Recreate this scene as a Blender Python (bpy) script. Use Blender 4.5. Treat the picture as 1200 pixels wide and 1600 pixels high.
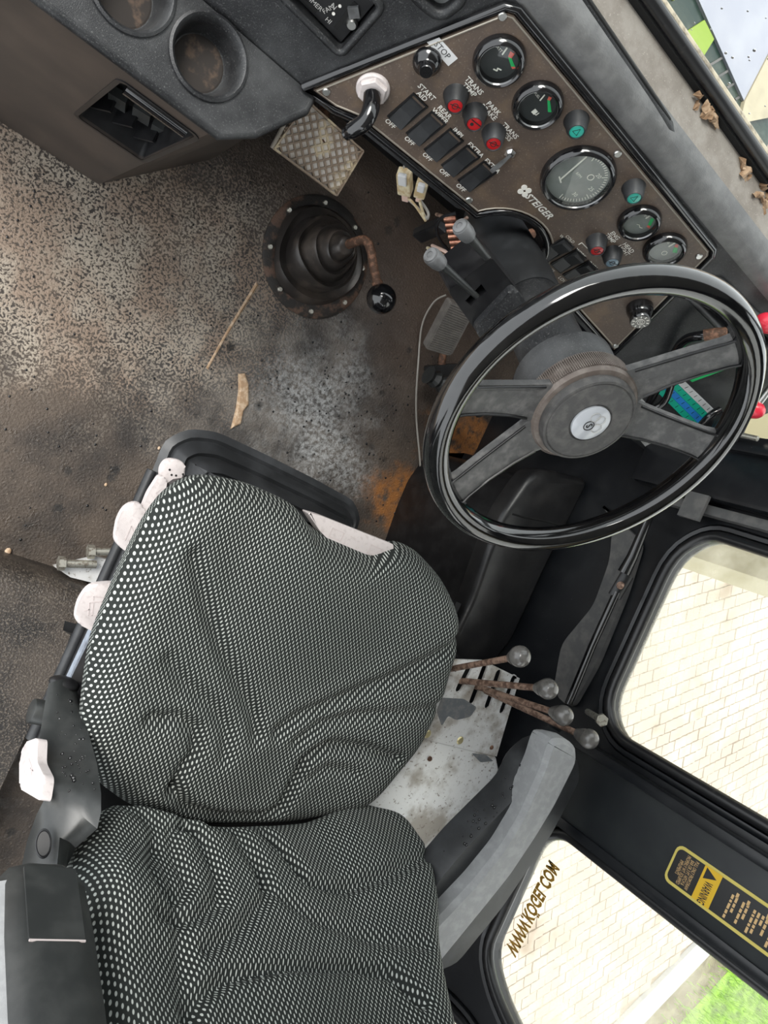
import bpy, bmesh, math, random
from mathutils import Vector, Matrix, noise as mnoise
random.seed(7)
for o in list(bpy.data.objects): bpy.data.objects.remove(o)
SC = bpy.context.scene; COL = SC.collection
V = Vector
# ------------------------------------------------------------------ camera (x = driver's right, y = forward, z = up; cab floor z = 0)
CAMZ = 1.5
_r = V((.725, .349, .593)).normalized()
_f = V((.422, -.906, .018)); _f = (_f - _r*_f.dot(_r)).normalized()
_u = _r.cross(_f)
if _u.z > 0: _u = -_u
AX = Matrix((_r, _f, _u))                       # camera vector (right, down, ahead) -> world
C0 = V((0, 0, CAMZ))
cd = bpy.data.cameras.new('camera'); cam = bpy.data.objects.new('camera', cd); COL.objects.link(cam)
cd.sensor_fit = 'HORIZONTAL'; cd.sensor_width = 36; cd.lens = 36; cd.clip_start = .02
cam.location = C0
cam.rotation_euler = Matrix((AX @ V((1,0,0)), AX @ V((0,-1,0)), AX @ V((0,0,-1)))).transposed().to_euler()
SC.camera = cam
# ------------------------------------------------------------------ light: bright overcast sky, open door on the left, windows all round
W = bpy.data.worlds.new('overcast_sky'); SC.world = W; W.use_nodes = True
nt = W.node_tree; nt.nodes.clear()
wo = nt.nodes.new('ShaderNodeOutputWorld'); bg = nt.nodes.new('ShaderNodeBackground')
bg.inputs[0].default_value = (.93, .97, 1, 1); bg.inputs[1].default_value = 1.0
nt.links.new(bg.outputs[0], wo.inputs[0])
sd = bpy.data.lights.new('veiled_sun', 'SUN'); so = bpy.data.objects.new('veiled_sun', sd); COL.objects.link(so)
sd.energy = 1.6; sd.angle = math.radians(25); sd.color = (1, .97, .92)
so.rotation_euler = V((.62, -.25, -.75)).to_track_quat('-Z', 'Y').to_euler()
vs = SC.view_settings; vs.view_transform = 'Standard'; vs.look = 'None'; vs.gamma = 1; vs.use_curve_mapping = False
vs.exposure = 1.25
# ------------------------------------------------------------------ pixel helpers: a pixel is a direction, the plane it touches gives the distance
def ray(x, y): return AX @ V((x-600, y-800, 1200))
def onp(x, y, p0, n):
    d = ray(x, y); return C0 + d*((V(p0)-C0).dot(V(n))/d.dot(V(n)))
def onz(x, y, z): return onp(x, y, (0,0,z), (0,0,1))
def onx(x, y, X): return onp(x, y, (X,0,0), (1,0,0))
def ony(x, y, Y): return onp(x, y, (0,Y,0), (0,1,0))
class Fr:
    """local frame a,b,h"""
    def __init__(s, o, ex, ey):
        s.o = V(o); s.x = V(ex).normalized(); s.y = V(ey).normalized(); s.n = s.x.cross(s.y).normalized(); s.y = s.n.cross(s.x)
    def __call__(s, a, b, h=0): return s.o + s.x*a + s.y*b + s.n*h
    def px(s, x, y, h=0):
        q = onp(x, y, s.o + s.n*h, s.n) - s.o; return q.dot(s.x), q.dot(s.y)
    def at(s, a, b, h=0, rot=0):
        c, d = math.cos(rot), math.sin(rot)
        return Fr(s(a, b, h), s.x*c + s.y*d, s.y*c - s.x*d)
class FrS:
    """a frame whose in-plane units are scaled by k"""
    def __init__(s, F, k): s.F = F; s.k = k; s.n = F.n
    def __call__(s, a, b, h=0): return s.F(a*s.k, b*s.k, h)
WF = Fr((0,0,0), (1,0,0), (0,1,0))
# ------------------------------------------------------------------ materials
MATS = {}
def nodes(name):
    m = bpy.data.materials.new(name); m.use_nodes = True; t = m.node_tree; MATS[name] = m
    return m, t, t.nodes['Principled BSDF']
def N(t, kind, **kw):
    n = t.nodes.new('ShaderNode'+kind)
    for k, v in kw.items():
        if k[0] == 'i' and k[1:].isdigit(): n.inputs[int(k[1:])].default_value = v
        else: setattr(n, k, v)
    return n
def math_(t, op, a, b=None, c=None):
    n = N(t, 'Math', operation=op)
    for i, q in enumerate((a, b, c)):
        if q is None: continue
        if isinstance(q, (int, float)): n.inputs[i].default_value = q
        else: t.links.new(q, n.inputs[i])
    return n.outputs[0]
def noise_(t, vec, scale, detail=4, rough=.6):
    n = N(t, 'TexNoise'); n.inputs['Scale'].default_value = scale; n.inputs['Detail'].default_value = detail; n.inputs['Roughness'].default_value = rough
    t.links.new(vec, n.inputs['Vector']); return n.outputs['Fac']
def step_(t, v, lo, hi):
    n = N(t, 'MapRange', interpolation_type='SMOOTHSTEP'); t.links.new(v, n.inputs[0])
    n.inputs[1].default_value = lo; n.inputs[2].default_value = hi; return n.outputs[0]
def mix_(t, fac, a, b):
    n = N(t, 'Mix', data_type='RGBA')
    for i, q in ((0, fac), (6, a), (7, b)):
        if isinstance(q, (int, float)): n.inputs[i].default_value = q
        elif isinstance(q, tuple): n.inputs[i].default_value = (*q[:3], 1)
        else: t.links.new(q, n.inputs[i])
    return n.outputs[2]
def bump_(t, p, h, strength, dist=.002):
    b = N(t, 'Bump'); b.inputs['Strength'].default_value = strength; b.inputs['Distance'].default_value = dist
    t.links.new(h, b.inputs['Height']); t.links.new(b.outputs[0], p.inputs['Normal'])
def M(name, c1, c2=None, sc=40, thr=(.45,.62), rough=.5, metal=0, bump=0, bs=300, coat=0, c3=None, sc3=300, thr3=(.55,.65), spec=.5, emit=0):
    m, t, p = nodes(name)
    p.inputs['Roughness'].default_value = rough; p.inputs['Metallic'].default_value = metal
    p.inputs['Coat Weight'].default_value = coat; p.inputs['Coat Roughness'].default_value = .08
    p.inputs['Specular IOR Level'].default_value = spec
    pos = N(t, 'NewGeometry').outputs['Position']
    col = (*c1, 1)
    if c2:
        col = mix_(t, step_(t, noise_(t, pos, sc), *thr), c1, c2)
    if c3:
        col = mix_(t, step_(t, noise_(t, pos, sc3, 3), *thr3), col if not isinstance(col, tuple) else c1, c3)
    if isinstance(col, tuple): p.inputs['Base Color'].default_value = col
    else: t.links.new(col, p.inputs['Base Color'])
    if emit:
        p.inputs['Emission Color'].default_value = (*c1, 1); p.inputs['Emission Strength'].default_value = emit
    if bump: bump_(t, p, noise_(t, pos, bs, 3), bump)
    return m
M('black_plastic', (.011,.0115,.013), (.062,.064,.066), 11, (.38,.78), .38, c3=(.085,.086,.085), sc3=500, thr3=(.56,.72), bump=.3, bs=900)
M('gloss_black', (.006,.006,.007), None, rough=.13, coat=.6)
M('rim_black', (.0035,.0035,.004), (.009,.009,.009), 60, (.5,.7), .1, coat=.8)
M('satin_black', (.007,.007,.008), (.017,.017,.018), 30, (.4,.7), .36)
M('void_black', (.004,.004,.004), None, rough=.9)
M('rubber', (.016,.017,.0185), (.035,.037,.04), 14, (.4,.7), .45, bump=.1, bs=700)
M('seal_rubber', (.012,.012,.013), (.05,.045,.04), 70, (.62,.8), .32)
M('grey_plastic', (.024,.026,.026), (.04,.042,.041), 25, (.4,.7), .36, bump=.1, bs=1500)
M('arm_pad', (.27,.275,.28), (.33,.335,.34), 60, (.4,.7), .62, bump=.3, bs=1400)
M('panel_brown', (.098,.072,.057), (.15,.105,.072), 28, (.42,.75), .45, c3=(.2,.165,.135), sc3=420, thr3=(.58,.72), bump=.12, bs=900)
M('console_brown', (.032,.026,.023), (.055,.042,.035), 9, (.35,.7), .42, c3=(.3,.26,.22), sc3=60, thr3=(.76,.8))
M('print_white', (.82,.8,.74), None, rough=.6)
M('print_grey', (.45,.44,.42), None, rough=.6)
M('print_black', (.01,.01,.01), None, rough=.6)
M('print_gold', (.4,.22,.03), (.28,.15,.015), 120, (.4,.6), .5)
M('decal_yellow', (.62,.38,.01), None, rough=.45)
M('decal_line', (.55,.45,.1), None, rough=.45)
M('decal_black', (.008,.008,.008), None, rough=.35)
M('decal_orange', (.55,.36,.16), None, rough=.5)
M('chrome', (.75,.75,.75), None, rough=.15, metal=1)
M('steel', (.55,.55,.53), (.4,.37,.33), 60, (.5,.7), .35, metal=1)
M('zinc_bolt', (.7,.68,.6), (.35,.3,.24), 150, (.5,.65), .4, metal=.9)
M('brass_screw', (.7,.62,.36), None, rough=.35, metal=.8)
M('edge_trim', (.42,.38,.32), None, rough=.3, metal=.4)
M('rust', (.07,.035,.02), (.2,.1,.06), 120, (.45,.65), .7, bump=.5, bs=500)
M('rust_rod', (.33,.22,.165), (.12,.07,.05), 90, (.4,.6), .6, metal=.3, bump=.3, bs=400)
M('copper', (.6,.3,.2), (.3,.12,.08), 90, (.4,.6), .35, metal=.8)
M('knob_grey', (.12,.113,.105), (.07,.066,.062), 90, (.45,.7), .28, coat=.4)
M('cap_grey', (.13,.133,.136), (.07,.07,.07), 60, (.4,.7), .4)
M('white_plastic', (.55,.5,.49), (.47,.42,.41), 150, (.5,.7), .6, bump=.2, bs=900)
M('line_grey', (.5,.44,.43), None, rough=.7)
M('red_lens', (.5,.012,.016), None, rough=.3, coat=.4)
M('teal_lens', (.03,.42,.33), None, rough=.3, coat=.4)
M('blue_lens', (.16,.24,.3), None, rough=.25, coat=.4)
M('green_print', (.01,.45,.12), None, rough=.5)
M('red_print', (.7,.12,.09), None, rough=.5)
M('blue_print', (.03,.27,.75), None, rough=.4)
M('teal_print', (.01,.5,.33), None, rough=.4)
M('gauge_black', (.03,.033,.035), None, rough=.45)
M('gauge_grey', (.2,.215,.21), (.27,.28,.275), 25, (.4,.7), .5)
M('sticker_white', (.68,.68,.68), None, rough=.5)
M('emblem_white', (.5,.52,.55), None, rough=.25, coat=.5)
M('wheel_grain', (.065,.063,.062), (.11,.105,.1), 90, (.4,.7), .45, bump=.5, bs=1600)
M('wheel_spoke', (.08,.08,.08), (.18,.175,.17), 60, (.4,.75), .4, bump=.45, bs=1300)
M('knurl_brown', (.13,.105,.09), (.2,.17,.15), 60, (.4,.7), .55)
M('connector', (.5,.37,.2), (.68,.6,.42), 70, (.4,.6), .5)
M('wire_grey', (.35,.33,.3), None, rough=.4)
M('wire_pink', (.7,.5,.42), None, rough=.4)
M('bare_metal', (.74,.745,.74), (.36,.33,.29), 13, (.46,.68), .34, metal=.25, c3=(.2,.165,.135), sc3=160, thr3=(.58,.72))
M('dark_patch', (.11,.12,.13), (.18,.18,.18), 60, (.4,.7), .5)
M('vinyl', (.011,.011,.012), (.026,.025,.025), 14, (.4,.7), .34, bump=.15, bs=120)
M('wall_black', (.007,.008,.010), (.014,.015,.017), 16, (.4,.7), .3, c3=(.09,.08,.07), sc3=260, thr3=(.7,.76))
M('pillar_black', (.009,.011,.013), (.016,.019,.02), 12, (.4,.7), .42)
M('dusty_grey', (.085,.085,.085), (.13,.125,.12), 40, (.4,.7), .55)
M('ledge', (.20,.175,.15), (.29,.265,.235), 26, (.35,.7), .8, c3=(.36,.33,.29), sc3=500, thr3=(.6,.72), bump=.2, bs=800)
M('ledge_edge', (.10,.10,.10), (.16,.16,.158), 30, (.35,.7), .33, bump=.2, bs=500)
M('seal_dust', (.5,.44,.33), (.2,.17,.13), 60, (.45,.65), .7)
M('leaf', (.22,.13,.07), (.4,.28,.18), 80, (.4,.65), .85)
M('mud_flake', (.38,.25,.15), (.55,.42,.3), 90, (.4,.65), .9)
M('leather_floor', (.014,.012,.011), (.06,.048,.039), 9, (.35,.65), .45, c3=(.12,.1,.08), sc3=260, thr3=(.5,.66), bump=1, bs=260)
M('hood_dark', (.012,.03,.023), (.04,.06,.05), 35, (.45,.7), .35)
M('hood_grey', (.3,.31,.36), (.35,.36,.4), 8, (.4,.7), .4)
M('hood_lime', (.22,.32,.03), None, rough=.4)
M('hood_cream', (.42,.37,.26), (.35,.31,.22), 15, (.4,.7), .5)
M('paver', (.40,.34,.28), (.5,.45,.38), 3, (.35,.7), .8, c3=(.26,.2,.14), sc3=1.1, thr3=(.56,.7))
M('paver_joint', (.27,.215,.165), None, rough=.9)
M('kerb', (.38,.39,.4), None, rough=.8)
M('soil', (.12,.1,.06), (.2,.19,.1), 12, (.4,.7), .9)
M('grass', (.22,.42,.02), (.1,.22,.015), 8, (.4,.7), .7)
M('headliner', (.22,.22,.21), None, rough=.9)
M('red_knob', (.75,.03,.06), None, rough=.3, coat=.3)
M('outside_green', (.05,.25,.17), None, rough=.5)
M('outside_cream', (.5,.46,.3), None, rough=.6)
M('cup_dirt', (.025,.02,.017), (.09,.06,.042), 45, (.5,.68), .8)
M('boot_ring', (.022,.019,.017), (.12,.07,.048), 26, (.48,.62), .55, bump=.4, bs=300)
M('bezel_dark', (.16,.16,.16), None, rough=.2, metal=1)
# wet steel / dusty rubber mat of the floor
def floor_mat():
    m, t, p = nodes('floor_mat'); pos = N(t, 'NewGeometry').outputs['Position']
    def blob(x, y, r0, r1, sx=1.):
        mp = N(t, 'Mapping'); t.links.new(pos, mp.inputs[0]); mp.inputs['Location'].default_value = (-x*sx, -y, 0); mp.inputs['Scale'].default_value = (sx, 1, 0)
        ln = N(t, 'VectorMath', operation='LENGTH'); t.links.new(mp.outputs[0], ln.inputs[0])
        w = math_(t, 'MULTIPLY', math_(t, 'SUBTRACT', noise_(t, pos, 9, 5), .5), .35)
        return step_(t, math_(t, 'ADD', ln.outputs['Value'], w), r1, r0)
    vor = N(t, 'TexVoronoi', feature='DISTANCE_TO_EDGE'); vor.inputs['Scale'].default_value = 165
    wv = N(t, 'VectorMath', operation='ADD'); nz = N(t, 'TexNoise'); nz.inputs['Scale'].default_value = 60; t.links.new(pos, nz.inputs['Vector'])
    sc = N(t, 'VectorMath', operation='SCALE'); sc.inputs['Scale'].default_value = .01; t.links.new(nz.outputs['Color'], sc.inputs[0])
    t.links.new(pos, wv.inputs[0]); t.links.new(sc.outputs[0], wv.inputs[1]); t.links.new(wv.outputs[0], vor.inputs['Vector'])
    grain = vor.outputs['Distance']
    fine = noise_(t, pos, 190, 3)
    big = noise_(t, pos, 5, 6)
    base = mix_(t, step_(t, big, .35, .65), (.028,.023,.02), (.085,.065,.05))
    # brown, fine earth towards the pedals
    base = mix_(t, math_(t, 'MULTIPLY', blob(.85, .52, .12, .5), .7), base, (.085,.058,.043))
    grey = blob(.72, .2, .08, .42)
    base = mix_(t, math_(t, 'MULTIPLY', grey, .75), base, mix_(t, step_(t, noise_(t, pos, 14, 6), .38, .66), (.05,.05,.05), (.17,.155,.14)))
    # pale dust in the grain: strongest by the console, thins out to the left rear
    dust = math_(t, 'MAXIMUM', math_(t, 'MULTIPLY', blob(.24, .2, .03, .34, .7), 1.), math_(t, 'MULTIPLY', blob(.45, .26, .06, .34), .75))
    worm = noise_(t, wv.outputs[0], 215, 2, .5)
    gm = math_(t, 'MULTIPLY', step_(t, math_(t, 'ADD', worm, math_(t, 'MULTIPLY', math_(t, 'SUBTRACT', dust, .5), .10)), .43, .57), math_(t, 'MINIMUM', math_(t, 'MULTIPLY', dust, 1.6), 1.))
    base = mix_(t, math_(t, 'MULTIPLY', gm, .92), base, mix_(t, step_(t, noise_(t, pos, 7, 4), .4, .6), (.27,.2,.15), (.36,.31,.25)))
    # specks everywhere
    base = mix_(t, math_(t, 'MULTIPLY', step_(t, fine, .6, .72), .35), base, (.3,.25,.2))
    vs2 = N(t, 'TexVoronoi'); vs2.inputs['Scale'].default_value = 17; t.links.new(pos, vs2.inputs['Vector'])
    drip = math_(t, 'MULTIPLY', step_(t, math_(t, 'ADD', vs2.outputs['Distance'], math_(t, 'MULTIPLY', math_(t, 'SUBTRACT', fine, .5), .35)), .24, .1), step_(t, noise_(t, pos, 6, 3), .46, .6))
    base = mix_(t, math_(t, 'MULTIPLY', drip, .8), base, (.012,.012,.012))
    # chalky white stain in front of the seat
    wst = math_(t, 'MULTIPLY', math_(t, 'MAXIMUM', blob(.80, .19, .0, .2), blob(.90, .10, .0, .17)), step_(t, noise_(t, pos, 85, 6, .75), .38, .62))
    base = mix_(t, math_(t, 'MULTIPLY', wst, .7), base, (.45,.46,.46))
    # orange rust by the seat's right front
    rst = math_(t, 'MAXIMUM', blob(1.14, .10, .02, .13), math_(t, 'MULTIPLY', blob(1.24, .28, .02, .12), .9))
    base = mix_(t, math_(t, 'MULTIPLY', rst, step_(t, noise_(t, pos, 40, 5), .3, .55)), base, (.3,.12,.03))
    t.links.new(base, p.inputs['Base Color'])
    wet = step_(t, noise_(t, pos, 30, 4), .5, .7)
    t.links.new(math_(t, 'SUBTRACT', .75, math_(t, 'MULTIPLY', wet, .4)), p.inputs['Roughness'])
    hh = math_(t, 'ADD', math_(t, 'MULTIPLY', worm, 1.2), fine)
    bump_(t, p, hh, .6, .003)
floor_mat()
def fabric_mat():
    m, t, p = nodes('seat_fabric'); uv = N(t, 'UVMap').outputs[0]
    sp = N(t, 'SeparateXYZ'); t.links.new(uv, sp.inputs[0]); a, b = sp.outputs[0], sp.outputs[1]
    PA, PB = .0076, .0098
    def lay(off):
        ua = math_(t, 'ABSOLUTE', math_(t, 'SUBTRACT', math_(t, 'FRACT', math_(t, 'ADD', math_(t, 'DIVIDE', a, PA), off)), .5))
        ub = math_(t, 'ABSOLUTE', math_(t, 'SUBTRACT', math_(t, 'FRACT', math_(t, 'ADD', math_(t, 'DIVIDE', b, PB), off)), .5))
        d = math_(t, 'ADD', math_(t, 'POWER', math_(t, 'DIVIDE', ua, .122), 2), math_(t, 'POWER', math_(t, 'DIVIDE', ub, .275), 2))
        return step_(t, d, 1.25, .6)
    dots = math_(t, 'MAXIMUM', lay(0.), lay(.5))
    pos = N(t, 'NewGeometry').outputs['Position']
    var = step_(t, noise_(t, pos, 4, 3), .35, .65)
    light = mix_(t, var, (.38,.405,.38), (.5,.52,.49))
    c = mix_(t, dots, (.019,.022,.0205), light)
    t.links.new(c, p.inputs['Base Color']); p.inputs['Roughness'].default_value = .85; p.inputs['Specular IOR Level'].default_value = .2
    bump_(t, p, dots, .35, .0012)
fabric_mat()
def glass_mat(name, tint=(1,1,1), haze=0., hcol=(.8,.76,.65)):
    m = bpy.data.materials.new(name); m.use_nodes = True; t = m.node_tree; t.nodes.clear(); MATS[name] = m
    o = N(t, 'OutputMaterial'); tr = N(t, 'BsdfTransparent'); tr.inputs[0].default_value = (*tint, 1)
    gl = N(t, 'BsdfGlossy'); gl.inputs['Roughness'].default_value = .02; lw = N(t, 'LayerWeight'); fr = math_(t, 'ADD', math_(t, 'MULTIPLY', math_(t, 'POWER', lw.outputs['Facing'], 5), .6), .025)
    mx = N(t, 'MixShader'); t.links.new(fr, mx.inputs[0]); t.links.new(tr.outputs[0], mx.inputs[1]); t.links.new(gl.outputs[0], mx.inputs[2])
    out = mx.outputs[0]
    if haze:      # road dust dried on the pane
        df = N(t, 'BsdfTranslucent'); df.inputs[0].default_value = (*hcol, 1)
        pos = N(t, 'NewGeometry').outputs['Position']
        f = math_(t, 'MULTIPLY', step_(t, noise_(t, pos, 5, 6, .7), .3, .75), haze)
        m2 = N(t, 'MixShader'); t.links.new(f, m2.inputs[0]); t.links.new(out, m2.inputs[1]); t.links.new(df.outputs[0], m2.inputs[2]); out = m2.outputs[0]
    t.links.new(out, o.inputs[0])
glass_mat('glass', (.97,.98,.97))
glass_mat('dusty_glass', (.97,.97,.95), .4)
# ------------------------------------------------------------------ builders
ORG = {}
def obj(name, me, mat, parent=None, origin=None, smooth=None):
    """me: (verts, faces) in WORLD coordinates or a bmesh; origin defaults to the parent's origin"""
    if isinstance(me, bmesh.types.BMesh):
        bm = me
    else:
        bm = bmesh.new(); vs_ = [bm.verts.new(v) for v in me[0]]
        for f in me[1]:
            try: bm.faces.new([vs_[i] for i in f])
            except ValueError: pass
    bmesh.ops.recalc_face_normals(bm, faces=bm.faces)
    if origin is None:
        if parent is not None: origin = ORG[parent.name]
        else:
            zs = [v.co for v in bm.verts]; mn = min(q.z for q in zs)
            origin = sum(zs, V())/len(zs); origin = V((origin.x, origin.y, mn))
    origin = V(origin)
    for v in bm.verts: v.co -= origin
    if smooth is not None:
        for f in bm.faces: f.smooth = True
        for e in bm.edges:
            if len(e.link_faces) == 2 and e.calc_face_angle(0) > math.radians(smooth): e.smooth = False
    m = bpy.data.meshes.new(name); bm.to_mesh(m); bm.free()
    m.materials.append(MATS[mat])
    o = bpy.data.objects.new(name, m); COL.objects.link(o); ORG[o.name] = origin
    if parent is not None: o.parent = parent; o.location = origin - ORG[parent.name]
    else: o.location = origin
    return o
def thing(name, label, cat, loc, group=None):
    o = bpy.data.objects.new(name, None); COL.objects.link(o); o.location = loc; ORG[o.name] = V(loc); o.empty_display_size = .05
    return tag(o, label, cat, group)
def tag(o, label, cat, group=None):
    o['label'] = label; o['category'] = cat
    if group: o['group'] = group
    return o
def struct(o, label=None):
    o['kind'] = 'structure'
    if label: o['label'] = label
    return o
def add(bm, vs_, fs):
    q = [bm.verts.new(v) for v in vs_]
    for f in fs:
        try: bm.faces.new([q[i] for i in f])
        except ValueError: pass
def prism(poly, F, h0, h1, bm=None, bevel=0, seg=2):
    """polygon (a,b) in frame F extruded from h0 to h1"""
    own = bm is None; b = bmesh.new(); n = len(poly)
    lo = [b.verts.new(F(a, c, h0)) for a, c in poly]; hi = [b.verts.new(F(a, c, h1)) for a, c in poly]
    b.faces.new(lo[::-1]); top = b.faces.new(hi)
    for i in range(n): b.faces.new((lo[i], lo[(i+1)%n], hi[(i+1)%n], hi[i]))
    if bevel: bmesh.ops.bevel(b, geom=list(top.edges), offset=bevel, segments=seg, affect='EDGES', profile=.6)
    if own: return b
    return merge(bm, b)
def merge(bm, b):
    me = bpy.data.meshes.new('tmp'); b.to_mesh(me); b.free(); bm.from_mesh(me); bpy.data.meshes.remove(me); return bm
def rect(a0, b0, a1, b1): return [(a0,b0),(a1,b0),(a1,b1),(a0,b1)]
def rrect(a0, b0, a1, b1, r, n=4):
    out = []
    for cx, cy, s in ((a1-r,b0+r,-90),(a1-r,b1-r,0),(a0+r,b1-r,90),(a0+r,b0+r,180)):
        for i in range(n+1):
            t = math.radians(s + 90*i/n); out.append((cx+r*math.cos(t), cy+r*math.sin(t)))
    return out
def circ(a, b, r, n=24, t0=0, t1=360):
    full = t1-t0 == 360
    return [(a+r*math.cos(math.radians(t0+(t1-t0)*i/(n if full else n-1))), b+r*math.sin(math.radians(t0+(t1-t0)*i/(n if full else n-1)))) for i in range(n)]
def roundpoly(poly, r, n=4):
    """round every corner of a polygon"""
    out = []; m = len(poly)
    for i in range(m):
        p = V((*poly[i],0)); a = V((*poly[i-1],0)); c = V((*poly[(i+1)%m],0))
        rr = r[i] if isinstance(r, (list, tuple)) else r
        d1 = min(rr, (a-p).length*.48); d2 = min(rr, (c-p).length*.48)
        q0 = p+(a-p).normalized()*d1; q2 = p+(c-p).normalized()*d2
        if rr <= 0: out.append((p.x,p.y)); continue
        for k in range(n+1):
            t = k/n; q = q0*(1-t)**2 + p*2*t*(1-t) + q2*t*t; out.append((q.x,q.y))
    return out
def inset(poly, d):
    """offset a polygon inwards (d>0)"""
    m = len(poly); area = sum(poly[i][0]*poly[(i+1)%m][1]-poly[(i+1)%m][0]*poly[i][1] for i in range(m)); s = 1 if area > 0 else -1
    out = []
    for i in range(m):
        p0, p1, p2 = V((*poly[i-1],0)), V((*poly[i],0)), V((*poly[(i+1)%m],0))
        e1 = (p1-p0); e2 = (p2-p1)
        if e1.length < 1e-9: e1 = e2
        if e2.length < 1e-9: e2 = e1
        e1.normalize(); e2.normalize()
        nn = V((-(e1.y+e2.y), e1.x+e2.x, 0)); k = nn.length
        if k < 1e-6: nn = V((-e1.y, e1.x, 0)); k = 1; c = 1
        else: nn /= k; c = max(.35, nn.dot(V((-e1.y, e1.x, 0))))
        q = p1 + nn*(d*s/c); out.append((q.x, q.y))
    return out
def plate(outer, holes, F, h0, h1):
    """flat plate with holes, thickness h0..h1"""
    b = bmesh.new(); es = []
    for lp in [outer]+list(holes):
        vs_ = [b.verts.new(F(a, c, h0)) for a, c in lp]
        es += [b.edges.new((vs_[i], vs_[(i+1)%len(vs_)])) for i in range(len(vs_))]
    r = bmesh.ops.triangle_fill(b, edges=es, use_beauty=True, use_dissolve=False)
    fs = [g for g in r['geom'] if isinstance(g, bmesh.types.BMFace)]
    if abs(h1-h0) > 1e-6:
        ex = bmesh.ops.extrude_face_region(b, geom=fs)
        bmesh.ops.translate(b, vec=F.n*(h1-h0), verts=[g for g in ex['geom'] if isinstance(g, bmesh.types.BMVert)])
    return b
def loft(rings, close=True, cap0=True, cap1=True, bm=None):
    b = bm or bmesh.new(); L = [[b.verts.new(v) for v in r] for r in rings]; n = len(L[0])
    for i in range(len(L)-1):
        for j in range(n if close else n-1):
            k = (j+1)%n
            try: b.faces.new((L[i][j], L[i][k], L[i+1][k], L[i+1][j]))
            except ValueError: pass
    if close and cap0: b.faces.new(L[0][::-1])
    if close and cap1: b.faces.new(L[-1])
    return b
def loops(F, polys_h, cap0=True, cap1=True):
    return loft([[F(a, c, h) for a, c in p] for p, h in polys_h], True, cap0, cap1)
def lathe(F, prof, n=32, cap0=True, cap1=True, bm=None):
    return loft([[F(r*math.cos(2*math.pi*j/n), r*math.sin(2*math.pi*j/n), h) for j in range(n)] for r, h in prof], True, cap0, cap1, bm)
def smooth_path(pts, n=6):
    pts = [V(p) for p in pts]; out = []
    for i in range(len(pts)-1):
        p0 = pts[max(i-1,0)]; p1 = pts[i]; p2 = pts[i+1]; p3 = pts[min(i+2,len(pts)-1)]
        for k in range(n):
            t = k/n; out.append(.5*((2*p1)+(p2-p0)*t+(2*p0-5*p1+4*p2-p3)*t*t+(3*p1-p0-3*p2+p3)*t**3))
    out.append(pts[-1]); return out
def tube(path, r, n=10, bm=None, close=False, sx=1.):
    path = [V(p) for p in path]; rings = []; m = len(path); up = None
    for i, p in enumerate(path):
        if close: d = path[(i+1)%m]-path[i-1]
        else: d = path[min(i+1,m-1)]-path[max(i-1,0)]
        d.normalize()
        if up is None: up = d.orthogonal().normalized()
        up = (up - d*up.dot(d)).normalized(); w = d.cross(up)
        rr = r(i/(m-1)) if callable(r) else r
        rings.append([p + (up*math.cos(2*math.pi*j/n) + w*math.sin(2*math.pi*j/n)*sx)*rr for j in range(n)])
    if close:
        b = bm or bmesh.new(); L = [[b.verts.new(v) for v in q] for q in rings]
        for i in range(m):
            for j in range(n):
                b.faces.new((L[i][j], L[i][(j+1)%n], L[(i+1)%m][(j+1)%n], L[(i+1)%m][j]))
        return b
    return loft(rings, True, True, True, bm)
def ball(c, r, n=20, sz=(1,1,1), bm=None):
    b = bm or bmesh.new(); mm = Matrix.Translation(c) @ Matrix.Diagonal((r*sz[0], r*sz[1], r*sz[2], 1))
    bmesh.ops.create_uvsphere(b, u_segments=n, v_segments=n//2+2, radius=1, matrix=mm); return b
def box(F, a0, b0, h0, a1, b1, h1, bm=None, bevel=0):
    b = bmesh.new(); lo = [F(a0,b0,h0),F(a1,b0,h0),F(a1,b1,h0),F(a0,b1,h0)]; hi = [F(a0,b0,h1),F(a1,b0,h1),F(a1,b1,h1),F(a0,b1,h1)]
    add(b, lo+hi, [(3,2,1,0),(4,5,6,7),(0,1,5,4),(1,2,6,5),(2,3,7,6),(3,0,4,7)])
    if bevel: bmesh.ops.bevel(b, geom=list(b.edges), offset=bevel, segments=2, affect='EDGES', profile=.6)
    return merge(bm, b) if bm is not None else b
def strip(F, pts, w, h0, h1, bm=None):
    """thin flat polyline ribbon in a frame (printed line)"""
    b = bm or bmesh.new()
    for (a0,b0),(a1,b1) in zip(pts, pts[1:]):
        d = V((a1-a0, b1-b0)); 
        if d.length < 1e-7: continue
        d.normalize(); nx, ny = -d.y*w/2, d.x*w/2
        prism([(a0+nx,b0+ny),(a0-nx,b0-ny),(a1-nx,b1-ny),(a1+nx,b1+ny)], F, h0, h1, b)
    return b
def text(s, size, F, a, b, parent, mat='print_white', h=.0006, name='lettering', ax='CENTER', sx=1., shear=0, rot=0, bold=0, space=1.):
    cu = bpy.data.curves.new('txt', 'FONT'); cu.body = s; cu.size = size; cu.align_x = ax; cu.align_y = 'CENTER'; cu.shear = shear
    cu.space_line = .85; cu.resolution_u = 2; cu.offset = bold; cu.space_character = space
    o = bpy.data.objects.new('txt', cu); COL.objects.link(o); dg = bpy.context.evaluated_depsgraph_get()
    me = bpy.data.meshes.new_from_object(o.evaluated_get(dg)); bpy.data.objects.remove(o)
    bm = bmesh.new(); bm.from_mesh(me); bpy.data.meshes.remove(me); c, d = math.cos(rot), math.sin(rot)
    for v in bm.verts:
        x, y = v.co.x*sx, v.co.y; v.co = F(a+x*c-y*d, b+x*d+y*c, h)
    return obj(name, bm, mat, parent)
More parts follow.
